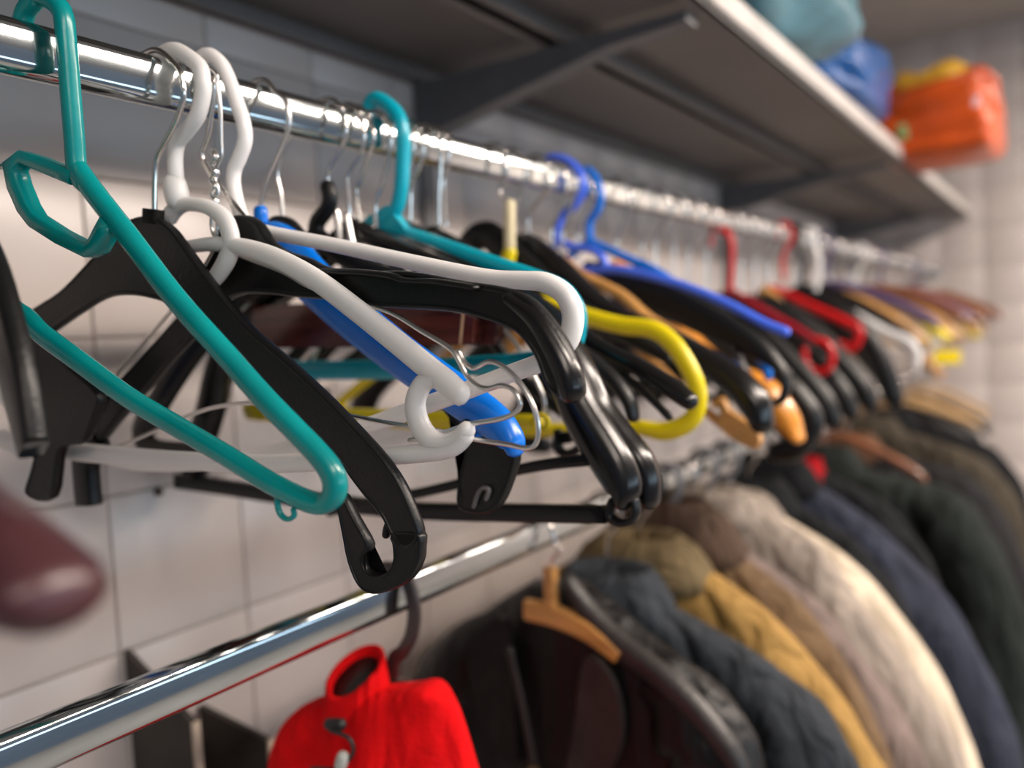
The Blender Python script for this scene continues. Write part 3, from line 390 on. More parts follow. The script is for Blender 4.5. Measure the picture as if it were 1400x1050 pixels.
   {'p':'shoulder','k':'band','m':'wood','pts':[[0.0,-0.098,0.012],[0.0075,-0.0886,0.011],[0.0328,-0.1046,0.0115],[0.0774,-0.1291,0.012],[0.1048,-0.1542,0.0133],[0.1485,-0.1808,0.0129],[0.1767,-0.1986,0.0112]],'dep':0.016,'sub':5},
   {'p':'shoulder','k':'band','m':'wood','pts':[[0.0,-0.098,0.012],[-0.0075,-0.0886,0.011],[-0.0328,-0.1046,0.0115],[-0.0774,-0.1291,0.012],[-0.1048,-0.1542,0.0133],[-0.1485,-0.1808,0.0129],[-0.1767,-0.1986,0.0112]],'dep':0.016,'sub':5},
   {'p':'tip_cap','k':'band','m':'blue','pts':[[0.1746,-0.1979,0.0126],[0.1892,-0.2052,0.0111]],'dep':0.017,'sub':1},
  ]),
 dict(n='plastic_hanger', y=0.7461, a=0,
  l='big black suit hanger with a broad matt arm running under the yellow loop', P=[
   {'p':'hook','k':'band','m':'steel','pts':[[-0.0205,-0.0016,0.0038],[-0.0195,0.0064,0.0038],[-0.0135,0.0139,0.0038],[-0.003,0.0174,0.0038],[0.009,0.0159,0.0038],[0.018,0.006,0.0038],[0.0172,-0.0017,0.0038],[0.02,-0.0123,0.0038],[0.0124,-0.0229,0.0038],[-0.0004,-0.0329,0.0038],[-0.0082,-0.043,0.0038],[-0.0092,-0.0585,0.0038]],'sub':4},
   {'p':'shoulder','k':'band','m':'black_gloss','pts':[[-0.0259,-0.0656,0.0151],[-0.0032,-0.0741,0.023],[0.0256,-0.0991,0.0248],[0.0532,-0.1262,0.0242],[0.0841,-0.1498,0.0232],[0.129,-0.1705,0.0238],[0.1697,-0.194,0.026],[0.2017,-0.2161,0.0282],[0.2181,-0.236,0.0293],[0.2239,-0.2523,0.0212]],'dep':0.034,'sub':5},
   {'p':'shoulder','k':'band','m':'black_gloss','pts':[[-0.0112,-0.0656,0.0151],[-0.0339,-0.0741,0.023],[-0.0627,-0.0991,0.0248],[-0.0903,-0.1262,0.0242],[-0.1212,-0.1498,0.0232],[-0.1661,-0.1705,0.0238],[-0.2068,-0.194,0.026],[-0.2388,-0.2161,0.0282],[-0.2552,-0.236,0.0293],[-0.261,-0.2523,0.0212]],'dep':0.034,'sub':5},
  ]),
 dict(n='wooden_hanger', y=0.8, a=0,
  l='light wooden hanger with a notched flat tip pointing down between black hangers', P=[
   {'p':'hook','k':'band','m':'steel','pts':[[-0.0205,-0.0018,0.0034],[-0.0195,0.0062,0.0034],[-0.0135,0.0137,0.0034],[-0.003,0.0172,0.0034],[0.009,0.0157,0.0034],[0.019,0.0,0.0034],[0.02,-0.01,0.0034],[0.008,-0.04,0.0034],[0.0,-0.055,0.0034],[0.0,-0.085,0.0034]],'sub':4},
   {'p':'shoulder','k':'band','m':'wood','pts':[[0.0,-0.085,0.012],[0.04,-0.125,0.012],[0.09,-0.19,0.014],[0.1334,-0.2319,0.0091],[0.166,-0.2595,0.0104],[0.1803,-0.2666,0.0117]],'dep':0.01,'sub':5},
   {'p':'shoulder','k':'band','m':'wood','pts':[[0.0,-0.085,0.012],[-0.04,-0.125,0.012],[-0.09,-0.19,0.014],[-0.1334,-0.2319,0.0091],[-0.166,-0.2595,0.0104],[-0.1803,-0.2666,0.0117]],'dep':0.01,'sub':5},
   {'p':'notched_tip','k':'plate','m':'wood','pts':[[0.1595,-0.2387],[0.1657,-0.2344],[0.1714,-0.2366],[0.1754,-0.2466],[0.188,-0.2551],[0.2045,-0.2677],[0.2024,-0.2838],[0.1834,-0.2772],[0.1679,-0.2653],[0.1662,-0.2538],[0.1695,-0.2481],[0.1652,-0.2438],[0.1615,-0.2452]],'th':0.012,'sub':2},
  ]),
 dict(n='plastic_hanger', y=0.8146, a=0,
  l='blue tube hanger with a squared neck and a long straight arm above the black hangers', P=[
   {'p':'hook','k':'band','m':'royal','pts':[[-0.0296,0.0085,0.0095],[-0.0266,0.0205,0.0095],[-0.0186,0.0285,0.0095],[0.0004,0.023,0.0095],[0.0158,0.0089,0.0095],[0.0201,-0.0088,0.0095],[0.0092,-0.026,0.0095],[-0.0079,-0.0364,0.0095],[-0.0134,-0.0508,0.0095],[-0.0144,-0.0658,0.0095]],'sub':4},
   {'p':'neck_frame','k':'band','m':'royal','pts':[[-0.0151,-0.0625,0.0088],[0.0037,-0.0709,0.0086],[0.0259,-0.0756,0.0085],[0.0385,-0.0854,0.009],[0.0421,-0.0982,0.0094]],'dep':0.008,'sub':5},
   {'p':'shoulder','k':'band','m':'royal','pts':[[-0.0016,-0.0973,0.0087],[0.0308,-0.0979,0.0093],[0.0617,-0.1008,0.0099],[0.1174,-0.1184,0.0095],[0.1691,-0.1421,0.0093],[0.2071,-0.1644,0.009],[0.2282,-0.1746,0.0096]],'dep':0.009,'sub':5},
   {'p':'shoulder','k':'band','m':'royal','pts':[[-0.0004,-0.0973,0.0087],[-0.0328,-0.0979,0.0093],[-0.0637,-0.1008,0.0099],[-0.1194,-0.1184,0.0095],[-0.1711,-0.1421,0.0093],[-0.2091,-0.1644,0.009],[-0.2302,-0.1746,0.0096]],'dep':0.009,'sub':5},
  ]),
 dict(n='plastic_hanger', y=0.866, a=0,
  l='darker blue tube hanger tucked right behind the royal blue one', P=[
   {'p':'hook','k':'band','m':'blue','pts':[[-0.0205,0.0013,0.0095],[-0.0195,0.0093,0.0095],[-0.0135,0.0168,0.0095],[-0.0009,0.019,0.0095],[0.0096,0.0067,0.0095],[0.0141,-0.0118,0.0095],[0.0086,-0.0274,0.0095],[-0.0015,-0.0393,0.0095],[-0.0028,-0.0607,0.0095]],'sub':4},
   {'p':'shoulder','k':'band','m':'blue','pts':[[-0.0028,-0.0607,0.0099],[0.0366,-0.0812,0.0097],[0.0836,-0.1057,0.0095],[0.1036,-0.127,0.0095],[0.1467,-0.1609,0.0092],[0.1744,-0.1852,0.0106],[0.1916,-0.2083,0.0105],[0.1941,-0.2196,0.009]],'dep':0.009,'sub':5},
   {'p':'shoulder','k':'band','m':'blue','pts':[[-0.0027,-0.0607,0.0099],[-0.0421,-0.0812,0.0097],[-0.0891,-0.1057,0.0095],[-0.1091,-0.127,0.0095],[-0.1522,-0.1609,0.0092],[-0.1799,-0.1852,0.0106],[-0.1971,-0.2083,0.0105],[-0.1996,-0.2196,0.009]],'dep':0.009,'sub':5},
  ]),
 dict(n='plastic_hanger', y=0.834, a=0,
  l='large black coat hanger with an open drop-shaped tip beneath the long blue arm', P=[
   {'p':'hook','k':'band','m':'steel','pts':[[-0.0205,-0.0017,0.0036],[-0.0195,0.0063,0.0036],[-0.0135,0.0138,0.0036],[-0.003,0.0173,0.0036],[0.009,0.0158,0.0036],[0.019,0.0,0.0036],[0.02,-0.01,0.0036],[0.008,-0.04,0.0036],[0.0,-0.055,0.0036],[0.0,-0.085,0.0036]],'sub':4},
   {'p':'shoulder','k':'band','m':'black','pts':[[0.0126,-0.0931,0.0164],[0.0461,-0.1167,0.0285],[0.0961,-0.1345,0.0352],[0.1467,-0.1605,0.0327],[0.1907,-0.1862,0.0246],[0.213,-0.2057,0.0143],[0.2215,-0.223,0.0099],[0.2165,-0.2401,0.0084],[0.2029,-0.2414,0.0073],[0.1836,-0.215,0.0067],[0.1686,-0.1837,0.0075]],'dep':0.018,'sub':5},
   {'p':'shoulder','k':'band','m':'black','pts':[[0.0289,-0.0931,0.0164],[-0.0046,-0.1167,0.0285],[-0.0546,-0.1345,0.0352],[-0.1052,-0.1605,0.0327],[-0.1492,-0.1862,0.0246],[-0.1715,-0.2057,0.0143],[-0.18,-0.223,0.0099],[-0.175,-0.2401,0.0084],[-0.1614,-0.2414,0.0073],[-0.1421,-0.215,0.0067],[-0.1271,-0.1837,0.0075]],'dep':0.018,'sub':5},
  ]),
 dict(n='wooden_hanger', y=0.93, a=0,
  l='orange varnished wooden hanger showing its plump oval end', P=[
   {'p':'hook','k':'band','m':'steel','pts':[[-0.0205,-0.0017,0.0036],[-0.0195,0.0063,0.0036],[-0.0135,0.0138,0.0036],[-0.003,0.0173,0.0036],[0.009,0.0158,0.0036],[0.019,0.0,0.0036],[0.02,-0.01,0.0036],[0.008,-0.04,0.0036],[0.0,-0.055,0.0036],[0.0,-0.085,0.0036]],'sub':4},
   {'p':'shoulder','k':'band','m':'orangewood','pts':[[0.0,-0.085,0.014],[0.05,-0.13,0.014],[0.11,-0.2,0.018],[0.1662,-0.2291,0.018],[0.1814,-0.2502,0.0292],[0.194,-0.2726,0.0298],[0.2042,-0.29,0.0144]],'dep':0.034,'sub':5},
   {'p':'shoulder','k':'band','m':'orangewood','pts':[[0.0,-0.085,0.014],[-0.06,-0.115,0.014],[-0.13,-0.16,0.016],[-0.2,-0.2,0.02]],'dep':0.02,'sub':5},
  ]),
 dict(n='plastic_hanger', y=1.0, a=0,
  l='black hanger with a heavy bulbous tip below the orange wooden end', P=[
   {'p':'hook','k':'band','m':'steel','pts':[[-0.0205,-0.0017,0.0036],[-0.0195,0.0063,0.0036],[-0.0135,0.0138,0.0036],[-0.003,0.0173,0.0036],[0.009,0.0158,0.0036],[0.019,0.0,0.0036],[0.02,-0.01,0.0036],[0.008,-0.04,0.0036],[0.0,-0.055,0.0036],[0.0,-0.085,0.0036]],'sub':4},
   {'p':'shoulder','k':'band','m':'black','pts':[[0.0,-0.085,0.02],[0.07,-0.16,0.024],[0.1619,-0.2238,0.0224],[0.1901,-0.2542,0.0254],[0.203,-0.2821,0.0244],[0.1837,-0.3114,0.028],[0.1598,-0.3171,0.024]],'dep':0.03,'sub':5},
   {'p':'shoulder','k':'band','m':'black','pts':[[0.0,-0.085,0.02],[-0.07,-0.16,0.024],[-0.1619,-0.2238,0.0224],[-0.1901,-0.2542,0.0254],[-0.203,-0.2821,0.0244],[-0.1837,-0.3114,0.028],[-0.1598,-0.3171,0.024]],'dep':0.03,'sub':5},
  ]),
 dict(n='plastic_hanger', y=1.2825, a=0,
  l='bright red tube hanger with a small round loop at its tip', P=[
   {'p':'hook','k':'band','m':'red','pts':[[-0.0139,-0.0366,0.0098],[-0.0109,-0.0246,0.0098],[-0.0029,-0.0166,0.0098],[0.0109,-0.0205,0.0098],[0.0193,-0.0392,0.0098],[0.0178,-0.0725,0.0098],[0.0125,-0.1134,0.0098]],'sub':4},
   {'p':'shoulder','k':'band','m':'darkred','pts':[[0.0126,-0.11,0.01],[0.0381,-0.1276,0.011],[0.0707,-0.1497,0.0119],[0.1087,-0.1737,0.0118],[0.1353,-0.1923,0.0116]],'dep':0.01,'sub':5},
   {'p':'shoulder','k':'band','m':'darkred','pts':[[0.0126,-0.11,0.01],[-0.0129,-0.1276,0.011],[-0.0455,-0.1497,0.0119],[-0.0835,-0.1737,0.0118],[-0.1101,-0.1923,0.0116]],'dep':0.01,'sub':5},
   {'p':'tip_loop','k':'band','m':'red','pts':[[0.1353,-0.1923,0.0106],[0.1536,-0.1995,0.0114],[0.1611,-0.2189,0.0112],[0.1522,-0.2378,0.0115],[0.1346,-0.2395,0.0118],[0.1225,-0.2262,0.0117],[0.1222,-0.2068,0.0105]],'dep':0.01,'sub':5},
  ]),
 dict(n='plastic_hanger', y=1.62, a=0,
  l='deep red flat hanger with two joined bars, beyond the looped red hanger', P=[
   {'p':'hook','k':'band','m':'red','pts':[[-0.0205,0.0005,0.008],[-0.0195,0.0085,0.008],[-0.0135,0.016,0.008],[-0.003,0.0195,0.008],[0.009,0.018,0.008],[0.019,0.0,0.008],[0.018,-0.012,0.008],[0.006,-0.03,0.008],[0.0,-0.05,0.008],[0.0,-0.085,0.008]],'sub':4},
   {'p':'shoulder','k':'band','m':'red','pts':[[-0.0268,-0.0974,0.0136],[0.0041,-0.1122,0.0161],[0.0382,-0.1323,0.0159],[0.0991,-0.1657,0.0169],[0.1298,-0.1859,0.0175],[0.124,-0.2106,0.0165],[0.1111,-0.2207,0.0159],[0.0963,-0.2094,0.0157]],'dep':0.012,'sub':5},
   {'p':'shoulder','k':'band','m':'red','pts':[[-0.0264,-0.0974,0.0136],[-0.0573,-0.1122,0.0161],[-0.0914,-0.1323,0.0159],[-0.1523,-0.1657,0.0169],[-0.183,-0.1859,0.0175],[-0.1772,-0.2106,0.0165],[-0.1643,-0.2207,0.0159],[-0.1495,-0.2094,0.0157]],'dep':0.012,'sub':5},
   {'p':'crossbar','k':'band','m':'darkred','pts':[[0.0961,-0.2147,0.0132],[0.0607,-0.197,0.0133],[0.0152,-0.1743,0.0135]],'dep':0.01,'sub':5},
  ]),
 dict(n='wooden_hanger', y=1.5, a=0,
  l='thin honey wood hanger crossing between the two red hangers', P=[
   {'p':'hook','k':'band','m':'steel','pts':[[-0.0205,-0.0015,0.004],[-0.0195,0.0065,0.004],[-0.0135,0.014,0.004],[-0.003,0.0175,0.004],[0.009,0.016,0.004],[0.019,0.0,0.004],[0.02,-0.01,0.004],[0.008,-0.04,0.004],[0.0,-0.055,0.004],[0.0,-0.085,0.004]],'sub':4},
   {'p':'shoulder','k':'band','m':'wood','pts':[[0.0014,-0.1057,0.0151],[0.0211,-0.125,0.0163],[0.0447,-0.1647,0.0174],[0.0898,-0.2047,0.0172]],'dep':0.014,'sub':5},
   {'p':'shoulder','k':'band','m':'wood','pts':[[0.0018,-0.1057,0.0151],[-0.0179,-0.125,0.0163],[-0.0415,-0.1647,0.0174],[-0.0866,-0.2047,0.0172]],'dep':0.014,'sub':5},
  ]),
 dict(n='plastic_hanger', y=1.8043, a=0,
  l='white tube hanger with a thick plain hook among the far hooks', P=[
   {'p':'hook','k':'band','m':'white','pts':[[-0.0205,0.0025,0.012],[-0.0195,0.0105,0.012],[-0.0135,0.018,0.012],[-0.003,0.0215,0.012],[0.009,0.02,0.012],[0.016,0.014,0.012],[0.011,-0.0063,0.012],[0.0187,-0.0338,0.012],[0.0171,-0.0753,0.012],[0.0082,-0.1193,0.012]],'sub':4},
   {'p':'shoulder','k':'band','m':'white','pts':[[0.0084,-0.1148,0.0147],[0.0742,-0.1491,0.0143],[0.1477,-0.1969,0.0154],[0.1802,-0.2142,0.0178],[0.1976,-0.2405,0.0182],[0.1942,-0.2659,0.0155]],'dep':0.01,'sub':5},
   {'p':'shoulder','k':'band','m':'white','pts':[[0.0084,-0.1148,0.0147],[-0.0574,-0.1491,0.0143],[-0.1309,-0.1969,0.0154],[-0.1634,-0.2142,0.0178],[-0.1808,-0.2405,0.0182],[-0.1774,-0.2659,0.0155]],'dep':0.01,'sub':5},
  ]),
 dict(n='plastic_hanger', y=1.6875, a=0,
  l='black tube hanger with a thick hook just before the white one', P=[
   {'p':'hook','k':'band','m':'black','pts':[[-0.0205,0.0025,0.012],[-0.0195,0.0105,0.012],[-0.0135,0.018,0.012],[-0.003,0.0215,0.012],[0.009,0.02,0.012],[0.016,0.014,0.012],[0.0084,-0.0188,0.012],[0.0185,-0.0423,0.012],[0.0187,-0.0745,0.012],[0.009,-0.1089,0.012]],'sub':4},
   {'p':'shoulder','k':'band','m':'black','pts':[[0.0091,-0.1061,0.0221],[0.0731,-0.1415,0.0323],[0.1236,-0.1926,0.0391],[0.1534,-0.255,0.0435],[0.1728,-0.3163,0.0355]],'dep':0.03,'sub':5},
   {'p':'shoulder','k':'band','m':'black','pts':[[0.0092,-0.1061,0.0221],[-0.0548,-0.1415,0.0323],[-0.1053,-0.1926,0.0391],[-0.1351,-0.255,0.0435],[-0.1545,-0.3163,0.0355]],'dep':0.03,'sub':5},
  ]),
 dict(n='wooden_hanger', y=2.15, a=0,
  l='pale tan wooden hanger with a yellow sleeve over its outer end', P=[
   {'p':'hook','k':'band','m':'steel','pts':[[-0.0205,-0.001,0.005],[-0.0195,0.007,0.005],[-0.0135,0.0145,0.005],[-0.003,0.018,0.005],[0.009,0.0165,0.005],[0.019,0.0,0.005],[0.02,-0.01,0.005],[0.008,-0.04,0.005],[0.0,-0.055,0.005],[0.0,-0.08,0.005]],'sub':4},
   {'p':'shoulder','k':'band','m':'wood','pts':[[-0.0312,-0.0927,0.017],[0.0096,-0.1238,0.0235],[0.0588,-0.1686,0.0249],[0.0884,-0.1943,0.0231]],'dep':0.016,'sub':5},
   {'p':'shoulder','k':'band','m':'wood','pts':[[-0.0309,-0.0927,0.017],[-0.0717,-0.1238,0.0235],[-0.1209,-0.1686,0.0249],[-0.1505,-0.1943,0.0231]],'dep':0.016,'sub':5},
   {'p':'sleeve','k':'band','m':'yellow','pts':[[0.0729,-0.1797,0.0252],[0.1195,-0.2045,0.0266],[0.1636,-0.2285,0.0246]],'dep':0.018,'sub':5},
  ]),
 dict(n='wooden_hanger', y=2.6, a=0,
  l='wooden hanger with a square yellow end block near the end wall', P=[
   {'p':'hook','k':'band','m':'steel','pts':[[-0.0205,-0.001,0.005],[-0.0195,0.007,0.005],[-0.0135,0.0145,0.005],[-0.003,0.018,0.005],[0.009,0.0165,0.005],[0.019,0.0,0.005],[0.02,-0.01,0.005],[0.008,-0.04,0.005],[0.0,-0.055,0.005],[0.0,-0.08,0.005]],'sub':4},
   {'p':'shoulder','k':'band','m':'wood','pts':[[0.0,-0.08,0.025],[0.04,-0.1813,0.0269],[0.097,-0.278,0.0344],[0.1376,-0.3319,0.0305]],'dep':0.02,'sub':5},
   {'p':'shoulder','k':'band','m':'wood','pts':[[0.0,-0.08,0.025],[-0.04,-0.1813,0.0269],[-0.097,-0.278,0.0344],[-0.1376,-0.3319,0.0305]],'dep':0.02,'sub':5},
   {'p':'end_block','k':'band','m':'yellow','pts':[[0.1262,-0.2831,0.0363],[0.189,-0.2853,0.0358]],'dep':0.02,'sq':1,'sub':1},
  ]),
]

# ------------------------------------------------------------------ hangers
SUB = {'worn_edge': 'clamp_jaw', 'pinch_spring': 'body', 'eyelet': 'shoulder', 'j_notch': 'body', 'tip_cap': 'shoulder', 'end_block': 'shoulder', 'sleeve': 'shoulder', 'strap_hook': 'crossbar', 'bar_notch': 'lower_bar', 'twist': 'hook', 'knuckle': 'hook'}   # sub-parts and the part they sit on
def make_hanger(d, loc, group=None):
    root = empty(d['n'], loc, math.radians(d.get('a', 0)), d['l'], 'hanger', group)
    for q in d['P']:
        def fn(bm, q=q):
            if q['k'] == 'band':
                seg = 8 if q.get('sq') else (10 if d.get('far') else 12)
                sweep(bm, catmull(q['pts'], q.get('sub', 4), q.get('cl', 0)), q.get('dep'), q.get('off', 0), q.get('sq', 0), bool(q.get('cl')), seg)
            else:
                P = catmull([tuple(p) for p in q['pts']], q.get('sub', 4), True)
                plate(bm, P, q['th'], q.get('off', 0))
                if q.get('rim'):
                    sweep(bm, [(p[0], p[1], q['rim']) for p in P], q['th']+.002, q.get('off', 0), 0, True, 8)
        o = part(q['p'], root, q['m'], fn, q['k'] == 'band' or bool(q.get('rim')))
        if q['k'] == 'plate':
            me = o.data
            for p in me.polygons: p.use_smooth = len(p.vertices) == 4 and bool(q.get('rim'))
        if q.get('lab'): o['label'] = q['lab']
        if q['p'] in SUB:
            host = [c for c in root.children if c.name.split('.')[0] == SUB[q['p']]]
            if host: o.parent = host[-1]
    return root
for d in HANGERS: make_hanger(d, (RX, d['y'], RZ))

def hook_pts(w, drop=.08):
    at = .0155+w/2
    return [(-.0205, at-.019, w), (-.0195, at-.011, w), (-.0135, at-.0035, w), (-.003, at, w), (.009, at-.0015, w), (.0175, at-.012, w), (.0195, at-.026, w), (.014, at-.042, w), (.004, at-.054, w), (0, -.058, w), (0, -drop, w)]
def generic(name, mt, hook_mt, hw=.0036, half=.205, fall=.105, wid=.030, dep=.026, bar=False, neck=.085, tip=None):
    f = half/.205
    arm = [(0, -neck+.003, wid*.7), (.03*f, -neck-.004, wid), (.09*f, -neck-.003-fall*.28, wid*1.05), (.15*f, -neck-.003-fall*.62, wid*1.1), (.19*f, -neck-.003-fall*.9, wid*1.15), (half, -neck-.003-fall*1.05, wid*.8)]
    P = [dict(p='hook', k='band', m=hook_mt, pts=hook_pts(hw, neck), sub=3)]
    P += [dict(p='shoulder', k='band', m=mt, pts=[(s*a, b, w) for a, b, w in arm], dep=dep, sub=3) for s in (1, -1)]
    z = -neck-.012-fall
    if bar: P.append(dict(p='crossbar', k='band', m=mt, pts=[(-half*.93, z, .010), (-half*.85, z-.015, .010), (0, z-.017, .010), (half*.85, z-.015, .010), (half*.93, z, .010)], sub=2))
    if tip: P += [dict(p='tip_sleeve', k='band', m=tip, pts=[(s*half*.80, -neck-.003-fall*.72, wid*1.25), (s*half*1.01, -neck-.003-fall*1.02, wid*1.25)], dep=dep*1.2, sub=1) for s in (1, -1)]
    return dict(n=name, P=P, far=1)
def copy_tree(o, loc, rot):
    c = o.copy(); COL.objects.link(c); c.location = loc; c.rotation_euler = rot
    for ch in o.children:
        k = ch.copy(); COL.objects.link(k); k.parent = c
    return c
KINDS = {
 'black': (generic('plastic_hanger', 'black', 'steel', neck=.10), 'black broad-shouldered hanger', 'black hangers along the far upper rail'),
 'low': (generic('plastic_hanger', 'black', 'steel', half=.185, fall=.155, neck=.13, wid=.034), 'drooping black hanger', 'drooping black hangers along the upper rail'),
 'slim': (generic('plastic_hanger', 'black', 'wire', wid=.015, dep=.012, bar=True, neck=.125, half=.17), 'slim black hanger with a trouser bar', 'slim dark hangers along the far upper rail'),
 'wood': (generic('wooden_hanger', 'wood', 'steel', wid=.020, dep=.018, neck=.095), 'honey wood hanger', 'honey wooden hangers along the far upper rail'),
 'tan': (generic('wooden_hanger', 'tanwood', 'steel', wid=.022, dep=.016, neck=.105, bar=True), 'pale tan wooden hanger', 'tan wooden hangers along the far upper rail'),
 'brown': (generic('wooden_hanger', 'brownwood', 'steel', wid=.026, dep=.020, neck=.09), 'reddish brown wooden hanger', 'brown wooden hangers along the far upper rail'),
 'violet': (generic('plastic_hanger', 'violet', 'violet', hw=.008, wid=.018, dep=.014, neck=.09), 'dull violet hanger', 'violet hangers along the far upper rail'),
 'sleeved': (generic('wooden_hanger', 'tanwood', 'steel', wid=.02, dep=.016, neck=.105, tip='yellow'), 'tan wooden hanger with yellow tips', 'yellow-tipped hangers along the far upper rail'),
 'white': (generic('plastic_hanger', 'white', 'white', hw=.009, wid=.013, dep=.011, bar=True, neck=.10), 'off-white tube hanger', 'white hangers along the far upper rail')}
ANCH = [(1.0, 'the bulbous-tipped hanger'), (1.283, 'the red looped hanger'), (1.62, 'the red two-bar hanger'), (1.804, 'the white thick-hooked hanger'), (2.15, 'the yellow-sleeved tan hanger'), (2.6, 'the yellow-blocked hanger')]
ORD = ['first', 'second', 'third', 'fourth', 'fifth', 'sixth', 'seventh', 'eighth', 'ninth', 'tenth']
SEQ = [(1.05, 'low', 4), (1.11, 'slim', 3), (1.17, 'low', 6), (1.235, 'low', 3), (1.34, 'slim', 4), (1.40, 'low', 5), (1.46, 'low', 2), (1.555, 'low', 5),
       (1.735, 'low', 4), (1.87, 'black', 5), (1.93, 'violet', -4), (2.0, 'wood', 6), (2.07, 'black', 9), (2.23, 'sleeved', 2), (2.3, 'white', 7), (2.38, 'brown', -5), (2.46, 'tan', 5), (2.53, 'violet', -6),
       (2.68, 'wood', 7), (2.76, 'brown', -4), (2.85, 'tan', 8), (2.93, 'brown', -6), (3.02, 'wood', 5), (3.12, 'violet', -3), (3.22, 'sleeved', 9), (3.32, 'brown', 0), (3.42, 'tan', 6), (3.52, 'brown', -5)]
proto = {}; count = {}
for y, k, roll in SEQ:
    d, word, g = KINDS[k]; a = R.uniform(-5, 5); an = [n for t, n in ANCH if t < y][-1]
    count[(k, an)] = count.get((k, an), 0)+1
    lab = '%s, %s of its kind beyond %s' % (word, ORD[count[(k, an)]-1], an)
    if k not in proto: o = proto[k] = make_hanger(dict(d, a=a, l=lab), (RX, y, RZ), g); o.rotation_euler = (0, math.radians(roll), math.radians(a))
    else: o = copy_tree(proto[k], (RX, y, RZ), (0, math.radians(roll), math.radians(a)))
    o['label'] = lab
# empties on the far lower rail
LOW = {'tan': (generic('wooden_hanger', 'tanwood', 'steel', wid=.017, dep=.014, neck=.07, fall=.07), 'tan wooden hanger', 'tan wooden hangers at the far end of the lower rail'),
       'dark': (generic('plastic_hanger', 'black', 'steel', wid=.034, dep=.03, neck=.09), 'black hanger', 'black hangers at the far end of the lower rail')}
cnt = {}
for y, k in [(2.76, 'dark'), (2.86, 'tan'), (2.96, 'dark'), (3.06, 'tan'), (3.17, 'dark'), (3.28, 'tan'), (3.4, 'dark'), (3.52, 'tan')]:
    d, word, g = LOW[k]; a = R.uniform(-6, 6); cnt[k] = cnt.get(k, 0)+1
    lab = 'empty %s on the lower rail, %s of its kind beyond the last clothes' % (word, ORD[cnt[k]-1])
    if 'l'+k not in proto: o = proto['l'+k] = make_hanger(dict(d, a=a, l=lab), (RX, y, LZ), g)
    else: o = copy_tree(proto['l'+k], (RX, y, LZ), (0, math.radians(R.uniform(-4, 8)), math.radians(a)))
    o['label'] = lab

